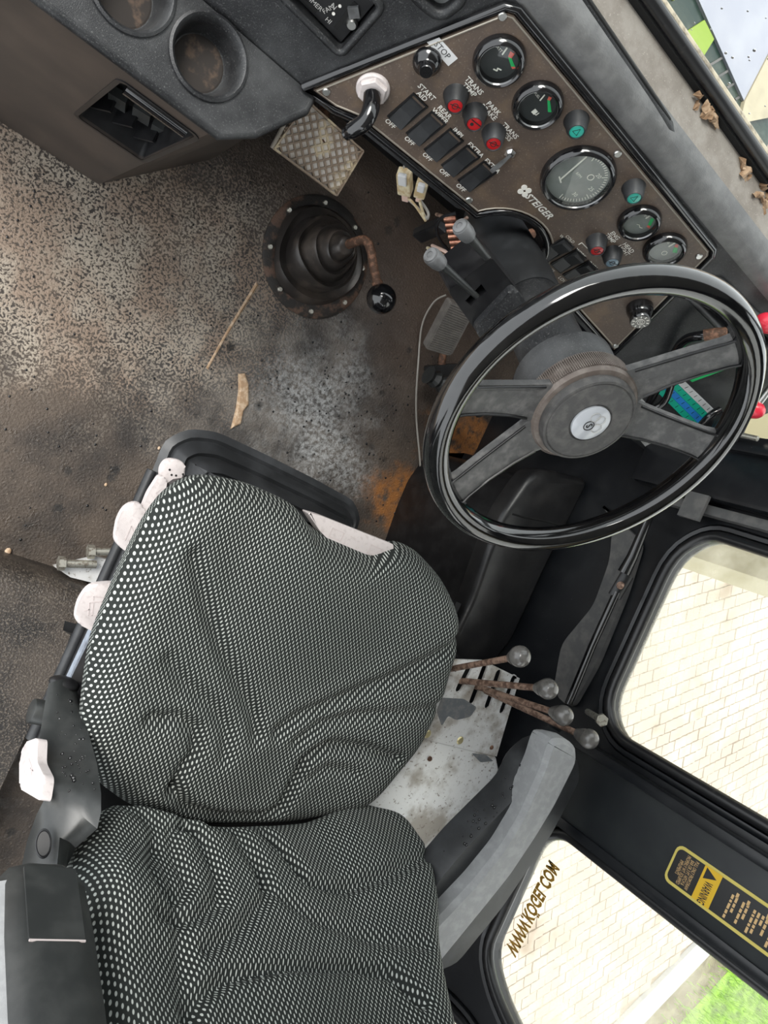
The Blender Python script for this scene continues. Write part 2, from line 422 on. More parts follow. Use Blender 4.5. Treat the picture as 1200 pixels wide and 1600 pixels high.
def pillow(name, F, outline, hfun, depth, mat, parent, na=180, nr=56, edge=.09, under=.04):
    """upholstered slab: outline polygon in F, height field hfun(a,b), rounded rim, sides down by depth; UV = metres"""
    ca = sum(p[0] for p in outline)/len(outline); cb = sum(p[1] for p in outline)/len(outline); m = len(outline)
    def radius(t):
        dx, dy = math.cos(t), math.sin(t); best = 0
        for i in range(m):
            x1, y1 = outline[i][0]-ca, outline[i][1]-cb; x2, y2 = outline[(i+1)%m][0]-ca, outline[(i+1)%m][1]-cb
            ex, ey = x2-x1, y2-y1; den = dx*ey-dy*ex
            if abs(den) < 1e-12: continue
            s = (x1*ey-y1*ex)/den; u = (x1*dy-y1*dx)/den
            if s > 0 and -1e-6 <= u <= 1+1e-6: best = max(best, s)
        return best
    R = [radius(2*math.pi*j/na) for j in range(na)]
    for _ in range(2): R = [(R[j-1]+2*R[j]+R[(j+1)%na])/4 for j in range(na)]
    bm = bmesh.new(); uvl = bm.loops.layers.uv.new('UVMap'); UV = {}
    def vert(a, b, h, ua, ub):
        v = bm.verts.new(F(a, b, h)); UV[v] = (ua, ub); return v
    rings = []; c0 = vert(ca, cb, hfun(ca, cb), ca, cb)
    for i in range(1, nr+1):
        q = i/nr; ring = []
        for j in range(na):
            t = 2*math.pi*j/na; r = R[j]*q; a = ca+r*math.cos(t); b = cb+r*math.sin(t)
            dist = R[j]*(1-q); k = max(0, 1-dist/edge); drop = edge*.62*(1-math.sqrt(max(0, 1-k*k*.96)))
            ring.append(vert(a, b, hfun(a, b)*(1-k**3)-drop, a, b))
        rings.append(ring)
    e0 = edge*.5
    for s_ in (.25, .5, .75, 1.):
        ring = []
        for j in range(na):
            t = 2*math.pi*j/na; r = R[j] - under*s_**2 + .006*math.sin(math.pi*s_); a = ca+r*math.cos(t); b = cb+r*math.sin(t)
            rr = R[j] + depth*s_
            ring.append(vert(a, b, -e0-(depth-e0)*s_, ca+rr*math.cos(t), cb+rr*math.sin(t)))
        rings.append(ring)
    for j in range(na): bm.faces.new((c0, rings[0][j], rings[0][(j+1)%na]))
    for i in range(len(rings)-1):
        for j in range(na):
            k = (j+1)%na; bm.faces.new((rings[i][j], rings[i][k], rings[i+1][k], rings[i+1][j]))
    bm.faces.new(rings[-1])
    for f in bm.faces:
        f.smooth = True
        for l in f.loops: l[uvl].uv = UV[l.vert]
    return obj(name, bm, mat, parent)
def seg_dist(p, pts):
    best = 9; side = 0
    for (x1,y1),(x2,y2) in zip(pts, pts[1:]):
        ex, ey = x2-x1, y2-y1; L = ex*ex+ey*ey or 1e-9; t = max(0, min(1, ((p[0]-x1)*ex+(p[1]-y1)*ey)/L))
        dx, dy = p[0]-x1-ex*t, p[1]-y1-ey*t; d = math.hypot(dx, dy)
        if d < best: best = d; side = 1 if ex*dy-ey*dx > 0 else -1
    return best, side
def screw(F, a, b, r, parent, mat='steel', name='screw', h=.0025):
    bm = lathe(F.at(a, b), [(r, 0), (r, h*.5), (r*.75, h)], 12)
    return obj(name, bm, mat, parent, smooth=40)
# ================================================================== the cab shell
struct(obj('floor', box(WF, -.2, -1.3, -.03, 1.31, .74, 0), 'floor_mat'), 'dusty textured rubber mat covering the cab floor')
FR = Fr((1.3,0,0), (0,-1,0), (0,0,1))           # right wall, a = -y, b = z, normal into the cab
def rp(*pts): return [FR.px(x, y) for x, y in pts]
q = rp((1112,838),(1056,868),(952,1097),(966,1149))
w1 = q + [(q[-1][0]-.005, 1.5), (q[0][0]+.02, 1.5)]
w1 = roundpoly(w1, [.03,.05,.04,.03,.06,.06])
q = rp((884,1305),(842,1312),(764,1484),(776,1545),(812,1625))
w2 = roundpoly([q[0]]+q[1:]+[(q[-1][0]+.16, 1.5),(q[0][0], 1.5)], [.02,.03,.03,.04,.05,.05,.05])
q = rp((640,1536),(690,1562),(735,1612))
w3 = roundpoly(q + [(q[2][0]+.2, 1.2), (q[0][0]+.35, .9)], .03)
q4 = rp((1118,694),(1205,692))
w4 = roundpoly([q4[1],(q4[1][0],1.5),(-.655,1.5),(-.655,.7),(q4[0][0]-.06,q4[0][1]-.02),q4[0]], .02)
wall = obj('wall_right', plate([(-.74,-.03),(-.74,1.75),(1.3,1.75),(1.3,-.03)], [w1,w2,w3,w4], FR, -.03, 0), 'wall_black')
struct(wall, 'black painted steel side wall with window openings')
def win(n, poly, glass='glass', lab=''):
    g = obj('window_%d' % n, prism(poly, FR, -.026, -.021), glass); struct(g, lab)
    out = inset(poly, -.004)
    obj('seal', tube([FR(a, b, .004) for a, b in out], .011, 8, close=True), 'seal_rubber', g, smooth=60)
    out = inset(poly, -.021)
    obj('seal_lip', tube([FR(a, b, .002) for a, b in out], .007, 6, close=True), 'wall_black', g, smooth=60)
    return g
win(1, w1, 'dusty_glass', 'large side window in black rubber seal looking onto paving')
win2 = win(2, w2, 'dusty_glass', 'rear side window with gold web address lettering')
win(3, w3, 'dusty_glass', 'small rear corner window behind the seat')
win(4, w4, 'glass', 'narrow quarter window at the right end of the dash')
# mirrored gold lettering stuck to the outside of window 2 (reads from outside, rear to front)
p0 = FR.px(776,1478); p1 = FR.px(846,1338)
L = math.hypot(p1[0]-p0[0], p1[1]-p0[1]); an = math.atan2(p1[1]-p0[1], p1[0]-p0[0])
FT = Fr(FR((p0[0]+p1[0])/2, (p0[1]+p1[1])/2+.017, -.0205), (0,1,0), (0,0,1))
rotT = math.atan2(p1[1]-p0[1], -(p1[0]-p0[0]))
text('WWW.KÖGEL.COM', .038, FT, 0, 0, win2, 'print_gold', 0, sx=L/.352, rot=rotT, bold=.0016)
# pillars of the right wall
def bar(name, y0, y1, x0, z0, z1, mat='pillar_black', bev=.008, parent=wall):
    return obj(name, box(WF, x0, y0, z0, 1.299, y1, z1, bevel=bev), mat, parent, smooth=30)
bar('pillar', -.352, -.215, 1.272, .56, 1.7)
bar('pillar_rib', -.222, -.204, 1.262, .60, 1.7, 'wall_black', .004)
bar('pillar_edge', -.364, -.346, 1.268, .58, 1.7, 'wall_black', .004)
bar('corner_pillar', .30, .40, 1.262, .50, 1.7, 'wall_black', .01)
bar('corner_channel', .395, .428, 1.25, .52, 1.7, 'wall_black', .006)
bar('corner_rib', .272, .292, 1.275, .56, 1.7, 'dusty_grey', .006)
q = onx(1085,787,1.26); obj('bracket_plate', box(WF, 1.254, q.y-.03, q.z-.02, 1.262, q.y+.02, q.z+.025), 'dusty_grey', wall)
bar('rear_post', -.93, -.80, 1.27, .3, .60, 'wall_black', .02)
# front bulkhead, windscreen
struct(obj('wall_front', box(WF, -.2, .72, 0, 1.31, .74, .66), 'wall_black'), 'dark bulkhead below the dash')
ws = struct(obj('window_5', box(WF, -.2, .668, .83, 1.29, .672, 1.7), 'glass'), 'rain spotted windscreen above the dash')
obj('seal', tube([(-.2,.653,.842),(1.29,.653,.842)], .0085, 10), 'seal_rubber', ws, smooth=60)
obj('seal_base', box(WF, -.2, .642, .822, 1.29, .658, .838), 'void_black', ws)
obj('seal_lip', box(WF, -.2, .659, .828, 1.29, .668, .846, bevel=.003), 'seal_dust', ws)
bm = bmesh.new()
for i in range(170):
    x = random.uniform(.55, 1.25); z = random.uniform(.85, 1.2); r = random.uniform(.0008, .0022)
    ball(V((x, .6675, z)), r, 6, (1, .5, 1), bm)
dr = obj('raindrops', bm, 'chrome', ws); dr['kind'] = 'stuff'
# headliner
struct(obj('ceiling', box(WF, -.2, -1.3, 1.75, 1.33, .76, 1.79), 'headliner'), 'light grey cab headliner')
struct(obj('wall_rear', box(WF, -.2, -1.33, -.03, 1.33, -1.3, .6), 'wall_black'), 'black lower rear wall of the cab')
# raised rear deck left of the seat
FD = Fr((0,0,0), (0,1,0), (0,0,1))
prof = [(-1.3,0),(-.335,0),(-.333,.06),(-.337,.085),(-.347,.1),(-.362,.108),(-.39,.112),(-1.3,.112)]
bm = bmesh.new(); L0 = [[bm.verts.new((x, a, b)) for a, b in prof] for x in (-.2, .50)]
for i in range(len(prof)): bm.faces.new((L0[0][i], L0[0][(i+1)%8], L0[1][(i+1)%8], L0[1][i]))
bm.faces.new(L0[0]); bm.faces.new(L0[1][::-1])
struct(obj('floor_rear_deck', bm, 'leather_floor', smooth=35), 'raised rear deck in dark wrinkled rubber beside the seat')
# ================================================================== outside
GZ = -1.8
gr = struct(obj('ground', box(WF, -3, -9, GZ-.2, 14, 12, GZ-.012), 'paver_joint'), 'pale block paved yard beside the tractor')
vis = []
FG = Fr((0,0,GZ), (math.cos(.5), math.sin(.5), 0), (-math.sin(.5), math.cos(.5), 0))
def project(p):
    c = AX.transposed() @ (V(p)-C0); return (c.x/c.z*1200+600, c.y/c.z*1200+800, c.z) if c.z > .05 else None
for i in range(-38, 104):
    for j in range(-70, 70):
        a = i*.158 + (.079 if j % 2 else 0); b = j*.105; p = FG(a, b); pr = project(p)
        if pr and 640 < pr[0] < 1300 and 780 < pr[1] < 1700 and pr[2] < 11:
            g1 = onz(1010, 1600, GZ); 
            vis.append((pr[2], a, b, p))
# the grass verge: beyond a line on the ground seen at the bottom right
gA, gB = onz(1005, 1600, GZ), onz(1110, 1490, GZ); gd = (gB-gA).normalized(); gn = V((-gd.y, gd.x, 0))
if (onz(1180,1590,GZ)-gA).dot(gn) < 0: gn = -gn
vis = sorted(v for v in vis if (v[3]-gA).dot(gn) < -.42)
proto = None
rest = bmesh.new()
hh = [(-.075,-.046),(-.02,-.05),(.03,-.045),(.075,-.05),(.072,0),(.075,.046),(.02,.05),(-.03,.045),(-.075,.05),(-.078,0)]
for k, (dep, a, b, p) in enumerate(vis):
    dz = random.uniform(-.004, .004); rr = random.uniform(-.03, .03)
    if k < 300:
        if proto is None:
            bm = prism(hh, Fr((0,0,0), (1,0,0), (0,1,0)), -.05, 0, bevel=.006, seg=1)
            me = bpy.data.meshes.new('paver'); bm.to_mesh(me); bm.free(); me.materials.append(MATS['paver']); proto = me
        o = bpy.data.objects.new('paver', proto); COL.objects.link(o); o.parent = gr
        o.location = p + V((0,0,dz)) - ORG[gr.name]; o.rotation_euler = (0, 0, .5+rr)
    else: prism(hh, FG.at(a, b, dz, rr), -.05, 0, rest)
if len(rest.verts): o = obj('paving', rest, 'paver', gr); o['kind'] = 'stuff'
def gpoly(d0, d1, l0=-6, l1=9): return [tuple((gA+gd*l+gn*d)[:2]) for l, d in ((l0,d0),(l1,d0),(l1,d1),(l0,d1))]
FZ = Fr((0,0,GZ), (1,0,0), (0,1,0))
tag(obj('kerb_strip', prism(gpoly(-.38, -.06), FZ, -.01, .03), 'kerb'), 'pale concrete kerb between paving and grass verge', 'kerb')
tag(obj('soil_strip', prism(gpoly(-.06, .5), FZ, -.01, .012), 'soil'), 'bare brown soil strip along the kerb', 'soil')
tag(obj('grass_bed', prism(gpoly(.5, 7), FZ, -.01, .016), 'grass'), 'bright green lawn ground beyond the kerb', 'lawn')
bm = bmesh.new()
for i in range(16000):
    l = random.uniform(-2.5, 3.5); d = random.uniform(.0, 3.2)
    if d < .9 and random.random() > d*1.1: continue
    p = gA+gd*l+gn*d; hgt = random.uniform(.05,.14); an_ = random.uniform(0,6.3); w = .008
    c, s = math.cos(an_)*w, math.sin(an_)*w; tx, ty = random.uniform(-.05,.05), random.uniform(-.05,.05)
    add(bm, [(p.x-c,p.y-s,GZ), (p.x+c,p.y+s,GZ), (p.x+tx,p.y+ty,GZ+hgt)], [(0,1,2)])
o = tag(obj('grass_blades', bm, 'grass'), 'bright green grass blades growing past the kerb', 'grass'); o['kind'] = 'stuff'
# tractor hood seen through the windscreen
HZ = .50
FH = Fr((0,0,HZ), (1,0,0), (0,1,0))
def hp(*pts): return [tuple(onz(x, y, HZ)[:2]) for x, y in pts]
hood = thing('tractor_hood', 'tractor hood in dark green, grey and lime ahead of the windscreen', 'hood', (.9, 1.2, HZ-.4))
obj('hood_body', prism(roundpoly([(.0,.76),(1.22,.76),(1.22,2.6),(.0,2.6)], .05), FH, -.4, 0, bevel=.02), 'hood_dark', hood)
obj('grey_top_panel', prism(hp((1010,-160),(1082,-10),(1158,158),(1262,-45),(1180,-300)), FH, -.01, .006), 'hood_grey', hood)
obj('lime_decal', prism(hp((1064,54),(1098,32),(1113,62),(1091,98)), FH, -.002, .004), 'hood_lime', hood)
obj('lime_decal', prism(hp((1030,-50),(1058,-68),(1075,-28),(1050,2)), FH, -.002, .004), 'hood_lime', hood)
obj('lime_decal', prism(hp((1190,258),(1218,232),(1240,272),(1212,300)), FH, -.002, .004), 'hood_lime', hood)
obj('cream_panel', prism(hp((1150,194),(1158,160),(1262,-43),(1340,120),(1200,184)), FH, -.002, .008), 'hood_cream', hood)
for k in range(5):
    a, b = (1108+k*13, 100+k*18), (1128+k*13, 88+k*18)
    obj('water_streak', prism(hp(a, b, (b[0]+2,b[1]+3), (a[0]+2,a[1]+3)), FH, -.002, .002), 'dusty_grey', hood)
# fuel cap like green disc on a cream tank right of the hood
tank = thing('side_tank', 'cream side tank with round green cap outside the quarter window', 'tank', (2.2, 1.2, -1))
q = onx(1205,612,1.9)
FS = Fr(q, (0,-1,0), (0,0,1))
obj('tank_body', prism(rrect(-.5,-.45,.5,.5,.06), FS, -.3, 0), 'outside_cream', tank)
obj('round_cap', lathe(FS, [(.06,0),(.06,.008),(.055,.012)], 28), 'outside_green', tank)
# ================================================================== dashboard moulding
T60 = math.radians(60)
PLF = Fr((0,.43,.606), (1,0,0), (0, math.cos(T60), math.sin(T60)))      # sloped dash face: a = x, b = up the slope
dash = thing('dashboard', 'black moulded plastic dashboard with brown lower console and cup holders', 'dashboard', (.3,.5,0))
cut = circ(.645, .0, .078, 17, 20, 160)[::-1]
panel_poly = [(.303,.003),(.335,.006),(.362,.017),(.548,.026)] + cut + [(.742,.026),(.93,.008),(.949,.004),(.846,.216),(.838,.221),(.395,.227),(.386,.222)]
lip = circ(.645, -.004, .068, 17, 20, 160)[::-1]
face = [(-.15,-.012),(.30,-.012),(.34,-.009),(.362,-.001),(.55,.006)] + lip + [(.735,.006),(.95,-.014),(1.0,-.02),(1.05,-.13),(1.295,-.13),(1.295,.236),(-.15,.236)]
heat = roundpoly([PLF.px(*p) for p in ((441,-6),(531,84),(592,14),(500,-70))], .006)
uprec = roundpoly([PLF.px(*p) for p in ((645,-10),(688,26),(722,-2),(690,-50))], .01)
ventr = roundpoly([PLF.px(*p) for p in ((1076,462),(1172,560),(1215,530),(1120,440))], .008)
obj('dash_face', plate(face, [heat, uprec, ventr], PLF, -.05, -.006), 'black_plastic', dash)
obj('heater_recess', box(PLF, min(p[0] for p in heat)-.01, min(p[1] for p in heat)-.01, -.055, max(p[0] for p in heat)+.01, max(p[1] for p in heat)+.01, -.05), 'satin_black', dash)
for nm, pl_, r in (('heater_rim', heat, .0045), ('recess_rim', uprec, .006), ('vent_rim', ventr, .005)):
    obj(nm, tube([PLF(a, b, -.004) for a, b in inset(pl_, -.003)], r, 8, close=True), 'black_plastic', dash, smooth=60)
hc = obj('heater_control', prism(inset(heat, .003), PLF, -.03, -.013), 'satin_black', dash)
def hx(x, y): return PLF.px(x, y, -.012)
text('DIMMER', .0075, PLF, *hx(487,2), hc, 'print_grey', -.0126)
text('FAN', .0075, PLF, *hx(513,15), hc, 'print_grey', -.0126, rot=1.3)
text('HI', .0075, PLF, *hx(513,33), hc, 'print_grey', -.0126)
text('N', .0085, PLF, *hx(521,11), hc, 'print_grey', -.0126)
for x, y in ((521,22),(531,10)): obj('dot', lathe(PLF.at(*hx(x,y), -.013), [(.0018,0),(.0018,.0008)], 10), 'print_white', hc)
def slot(x0, y0, x1, y1, w, par, F=PLF, h=-.013):
    a0, b0 = F.px(x0, y0, h); a1, b1 = F.px(x1, y1, h); d = V((a1-a0, b1-b0)).normalized(); k = (-d.y*w/2, d.x*w/2)
    return obj('slot', prism([(a0+k[0],b0+k[1]),(a0-k[0],b0-k[1]),(a1-k[0],b1-k[1]),(a1+k[0],b1+k[1])], F, h, h+.0008), 'void_black', par)
slot(466,-8,495,18,.004, hc); slot(524,44,556,4,.005, hc)
a, b = hx(550,36); screw(PLF.at(a, b, -.013), 0, 0, .0065, hc, 'steel', 'knob_screw', .006)
a, b = hx(553,18); obj('lever_tab', box(PLF.at(a, b, -.013, .9), -.006, -.006, 0, .006, .006, .004), 'cap_grey', hc)
obj('recess_plate', prism(inset(uprec, .004), PLF, -.04, -.02), 'satin_black', dash)
a, b = PLF.px(690, 4, -.02); obj('glass_insert', box(PLF.at(a, b, -.02, .75), -.012, -.004, 0, .012, .006, .003), 'gauge_grey', dash)
# panel border trim
obj('panel_border', tube([PLF(a, b, -.002) for a, b in inset(panel_poly, -.006)], .0052, 8, close=True), 'gloss_black', dash, smooth=60)
# right air vent: louvres
vb = [min(p[0] for p in ventr), max(p[0] for p in ventr), min(p[1] for p in ventr), max(p[1] for p in ventr)]
obj('vent_back', box(PLF, vb[0], vb[2], -.055, vb[1], vb[3], -.05), 'void_black', dash)
for k in range(4):
    c = [PLF.px(1083+k*9+0, 455-k*4.5), PLF.px(1178+k*9, 552-k*4.5)]
    obj('vent_louvre', strip(PLF, c, .005, -.04, -.012), 'grey_plastic', dash)
for k in range(5):
    a, b = PLF.px(1118+k*11, 480+k*11); obj('vent_fin', box(PLF.at(a, b, -.04, .2), -.001, -.016, 0, .001, .016, .012), 'print_grey', dash)
# dash roll and dusty ledge
def extr(name, prof, x0, x1, mat, par, sm=50):
    return obj(name, loft([[V((x, a, b)) for a, b in prof] for x in (x0, x1)], True), mat, par, smooth=sm)
e0 = PLF(0,.236,-.006)
extr('dash_roll', [(e0.y,e0.z),(e0.y+.004,e0.z+.014),(e0.y+.012,e0.z+.022),(e0.y+.022,e0.z+.026),(e0.y+.04,e0.z+.0265),(e0.y+.04,e0.z-.03)], -.15, 1.27, 'ledge_edge', dash)
extr('dash_ledge', [(e0.y+.04,e0.z-.03),(e0.y+.04,e0.z+.0262),(e0.y+.07,e0.z+.025),(.667,.824),(.667,.79)], -.15, 1.27, 'ledge', dash)
p = [onz(949,50,.832), onz(1062,215,.832)]
gdir = (p[1]-p[0]).normalized()
bm = tube(smooth_path([p[0]-gdir*.4+V((0,0,-.003)), p[0]+V((0,0,-.003)), p[1]-gdir*.06+V((0,0,-.003)), p[1]+V((0,-.004,-.003))], 4), lambda t: .007 if t < .8 else .007*(1-t)/.2+.001, 8)
obj('defroster_slot', bm, 'black_plastic', dash, smooth=60)
bm = tube([p[0]-gdir*.4+V((0,0,.002)), p[1]-gdir*.03+V((0,0,.002))], .0026, 6); obj('defroster_gap', bm, 'void_black', dash, smooth=60)
# ---------------- left console: shelf with cup holders and brown box below
shelf = [(-.15,.325),(.232,.325),(.266,.352),(.308,.412),(.308,.43),(-.15,.432)]
cups = [(.186,.386), (.092,.392)]
CR = .040
FSH = Fr((0,0,.6), (1,0,0), (0,1,0))
obj('console_top', plate(shelf, [circ(cx, cy, CR, 40) for cx, cy in cups], FSH, -.012, 0), 'black_plastic', dash)
obj('console_edge', tube([FSH(a, b, -.006) for a, b in shelf[:5]], .0068, 8), 'black_plastic', dash, smooth=60)
for cx, cy in cups:
    c = obj('cup_holder', lathe(FSH.at(cx, cy), [(CR+.006,-.002),(CR+.005,.003),(CR+.002,.0045),(CR-.001,.002),(CR-.004,-.012),(CR-.006,-.028),(CR-.009,-.033),(0.001,-.034)], 40, False, True), 'black_plastic', dash, smooth=50)
    obj('dirt', lathe(FSH.at(cx, cy), [(CR-.0085,-.0334),(CR-.012,-.0326),(.001,-.0328)], 24, False, True), 'cup_dirt', c)
FC = Fr((0,.335,0), (1,0,0), (0,0,1))
vent = roundpoly([FC.px(126,170), FC.px(195,127), FC.px(303,213), FC.px(212,257)], .006)
va = [FC.px(126,172), FC.px(197,128), FC.px(302,212), FC.px(213,256)]
x0 = (va[0][0]+va[1][0])/2; x1 = (va[2][0]+va[3][0])/2; z0 = (va[0][1]+va[3][1])/2; z1 = (va[1][1]+va[2][1])/2
vent = rrect(x0, z0, x1, z1, .008)
obj('console_front', plate([(-.15,0),(.2365,0),(.2325,.59),(-.15,.59)], [vent], FC, -.006, 0), 'console_brown', dash)
side_b = [(.2365,.336),(.29,.39),(.39,.49),(.45,.72)]; side_t = [(.2325,.336),(.262,.36),(.302,.415),(.302,.60)]
bm = bmesh.new(); lo = [bm.verts.new((a, b, 0)) for a, b in side_b]; hi = [bm.verts.new((a, b, .588)) for a, b in side_t]
for i in range(3): bm.faces.new((lo[i], lo[i+1], hi[i+1], hi[i]))
obj('console_side', bm, 'console_brown', dash)
obj('console_end', prism([(.33,0),(.72,0),(.72,.6),(.56,.80),(.43,.60),(.33,.6)], Fr((-.15,0,0), (0,1,0), (0,0,1)), -.006, 0), 'console_brown', dash)
vt = obj('console_vent', loops(FC, [(vent, .001), (inset(vent,-.006), .0015), (inset(vent,-.006), -.002), (vent, -.004), (inset(vent,.006), -.05)], False, True), 'satin_black', dash, smooth=40)
obj('vent_roll', tube([FC(x0+.008, z1-.012, -.004), FC(x1-.01, z1-.012, -.004)], .0115, 12), 'gloss_black', vt, smooth=60)
for k in range(3):
    a = x0+.03+k*.032; obj('vent_tab', box(FC.at(a, z0+.045+.012*(k%2), -.045, .25), -.012, -.02, 0, .012, .02, .012), 'grey_plastic', vt)
    obj('vent_vane', box(FC.at(a-.012, z0+.03, -.045, -.5), -.002, -.02, 0, .002, .02, .028), 'satin_black', vt)
q = onz(398,207,.595); obj('white_screw', ball(q, .0045, 12), 'sticker_white', dash, smooth=80)
# lower right of the dash: decal chart, green rocker, plate
def pp(*pts, h=-.006): return [PLF.px(x, y, h) for x, y in pts]
ch = thing('lever_chart_sticker', 'white, green and blue chart sticker on the lower right dash', 'sticker', PLF(1.12,.0,-.006))
A0, A1, A2, A3 = pp((1002,588),(1052,578),(1116,640),(1083,668))
rows = ('sticker_white', 'teal_print', 'blue_print', 'teal_print')
def lerp(p, q, t): return (p[0]+(q[0]-p[0])*t, p[1]+(q[1]-p[1])*t)
for r, mt in enumerate(rows):
    t0, t1 = 1-r/4, 1-(r+1)/4+.01
    pl_ = [lerp(A0,A1,t1), lerp(A0,A1,t0), lerp(A3,A2,t0), lerp(A3,A2,t1)]
    row = obj('chart_row', prism(pl_, PLF, -.006, -.0052), mt, ch)
    for k in range(9):
        u = (k+.6)/9.4; p_ = lerp(lerp(pl_[0],pl_[3],u), lerp(pl_[1],pl_[2],u), .28); q_ = lerp(lerp(pl_[0],pl_[3],u), lerp(pl_[1],pl_[2],u), .8)
        obj('chart_mark', strip(PLF, [p_, q_], .0012, -.0052, -.0049), 'print_black', row)
gs = thing('green_rocker_switch', 'green rocker switch in black frame on the right dash', 'switch', PLF(1.09,.07,-.006))
gp = pp((1048,540),(1070,522),(1110,590),(1088,598))
gp = [(1.065,.052),(1.112,.052),(1.112,.10),(1.065,.10)]; a, b = PLF.px(1087,578)
gp = rect(a-.024, b-.02, a+.024, b+.045)
obj('frame', prism(inset(gp,-.006), PLF, -.006, -.001, bevel=.002), 'satin_black', gs)
gk = obj('rocker', prism(inset(gp,.001), PLF, -.001, .006, bevel=.003), 'green_print', gs)
obj('mark', box(PLF, a-.004, b+.0, .0058, a+.004, b+.012, .0066), 'blue_print', gk)
# bent black rods crossing the lower right dash
rods = [((1135,520,.03),(1100,524,.03),(1070,532,.02),(1050,560,.015),(1010,640,.02)), ((1052,590,.02),(1040,625,.03),(1020,640,.035),(988,655,.035)), ((1125,640,.02),(1108,650,.03),(1088,672,.035),(1060,700,.03))]
for k, rd in enumerate(rods):
    path = smooth_path([PLF(*PLF.px(x, y, h), h) for x, y, h in rd], 5)
    lab = ('black control rod with worn red end behind the wheel', 'bent black control rod crossing the chart sticker', 'short black control rod at the chart sticker corner')[k]
    t_ = thing('control_rod', lab, 'lever', path[-1])
    obj('rod', tube(path, .0065 if k else .008, 8), 'gloss_black', t_, smooth=60)
    if k == 0: obj('red_end', tube(path[:6], .0092, 8), 'rust', t_, smooth=60)
# cast plate under the chart
pl_ = roundpoly(pp((1000,620),(1068,690),(1030,722),(985,668)), .008)
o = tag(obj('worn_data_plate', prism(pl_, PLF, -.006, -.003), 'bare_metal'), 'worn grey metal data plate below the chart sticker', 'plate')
# red round knobs at the right end of the ledge
for k, (x, y, yy) in enumerate(((1178,640,1.19),(1199,505,1.0))):
    q = onx(x, y, yy); t_ = thing('red_knob', ('red round knob on the bracket by the quarter window', 'red round knob low behind the steering wheel rim on the ledge')[k], 'knob', q-V((0,0,.03)))
    obj('knob_head', ball(q, .019, 18, (1,.8,1)), 'red_knob', t_, smooth=80)
    kq = PLF.px(x-30, y+10, -.006); obj('stem', tube([q, PLF(q.x-.01, .19, -.01)], .006, 8), 'steel', t_, smooth=60)
q = onx(1140,668,1.235); t_ = thing('clamp_bracket', 'small black clamp with steel stud on top of the right pillar base', 'bracket', q-V((0,0,.02)))
obj('clamp', box(WF, q.x-.01, q.y-.02, q.z-.03, q.x+.02, q.y+.025, q.z+.02, bevel=.004), 'satin_black', t_)
obj('stud', tube([q+V((.0,-.01,.02)), q+V((.0,-.012,.06))], .005, 8), 'zinc_bolt', t_, smooth=60)
# ================================================================== instrument panel
ip = thing('instrument_panel', 'brown instrument panel with round gauges and rocker switches', 'instrument panel', PLF(.62,0,0))
obj('panel_plate', prism(panel_poly, PLF, -.006, 0), 'panel_brown', ip)
obj('edge_trim', tube([PLF(a, b, .0002) for a, b in inset(panel_poly, .0022)], .0011, 6, close=True), 'edge_trim', ip)
for x, y in ((510,143),(785,25),(733,312),(965,240),(1092,400),(962,540)):
    a, b = PLF.px(x, y); screw(PLF, a, b, .005, ip)
def gauge(x, y, R, faceM, lab, big=False, tilt=.0):
    a, b = PLF.px(x, y, .006); F = PLF.at(a, b)
    g = obj('gauge', lathe(F, [(R+.003,0),(R+.003,.004),(R+.0005,.010),(R-.002,.0118),(R-.0042,.0105),(R-.006,.004),(R-.006,-.004)], 44, True, False), 'gloss_black', ip, smooth=40); g['label'] = lab
    obj('gauge_face', lathe(F, [(R-.0055,.0),(R-.0055,.0022)], 40), faceM, g, smooth=40)
    obj('bezel_ring', lathe(F, [(R-.0052,.0092),(R-.0042,.0108),(R-.0036,.0104),(R-.0046,.0086)], 40, False, False), 'bezel_dark', g, smooth=50)
    obj('gauge_glass', prism(circ(0,0,R-.005,36), F, .0082, .0086), 'glass', g)
    return FrS(F, {.0268:.80,.0272:.74,.0450:.92}.get(R, .92)), g
def band(F, g, R, t0, t1, r0, r1, mt, nm='scale_band'):
    n = 8; o_ = circ(0, 0, R*r1, n, t0, t1); i_ = circ(0, 0, R*r0, n, t0, t1)[::-1]
    return obj(nm, prism(o_+i_, F, .0022, .0028), mt, g)
def needle(F, g, x0, y0, x1, y1, w=.0018): return obj('needle', strip(F, [(x0,y0),(x1,y1)], w, .004, .005), 'print_white', g)
F, g = gauge(780,99,.0268,'gauge_black','voltmeter gauge with red and green scale and lightning mark')
R = .031
obj('scale_band', prism([(-.001,.020),(.006,.022),(.008,.015),(.003,.013)], F, .0022,.0028), 'red_print', g); obj('scale_band', prism([(.003,.013),(.008,.015),(.021,.011),(.017,.007)], F, .0022,.0028), 'green_print', g)
obj('scale_band', prism([(.017,.007),(.021,.011),(.023,.010),(.021,.006)], F, .0022,.0028), 'red_print', g)
text('BATT', .0055, F, -.015, .011, g, 'print_white', .003); needle(F, g, -.006,.010,-.009,.021)
obj('symbol', strip(F, [(.012,-.006),(.006,-.008),(.009,-.011),(.003,-.013)], .0016, .0024, .003), 'print_white', g)
F, g = gauge(840,168,.0272,'gauge_black','fuel gauge with green scale and pump mark')
obj('scale_band', prism([(-.001,.022),(.004,.024),(.006,.019),(.002,.017)], F, .0022,.0028), 'red_print', g); obj('scale_band', prism([(.002,.017),(.006,.019),(.024,.009),(.020,.005)], F, .0022,.0028), 'green_print', g)
text('FUEL', .0058, F, -.015, .010, g, 'print_white', .003); needle(F, g, -.006,.009,-.009,.020)
obj('symbol', box(F, .002,-.014,.0024,.009,-.006,.003), 'print_white', g); obj('symbol', strip(F, [(.009,-.012),(.012,-.012),(.012,-.006)], .001, .0024, .003), 'print_white', g)
F, g = gauge(903,282,.0450,'gauge_grey','large engine speed gauge with long white needle'); R = .046
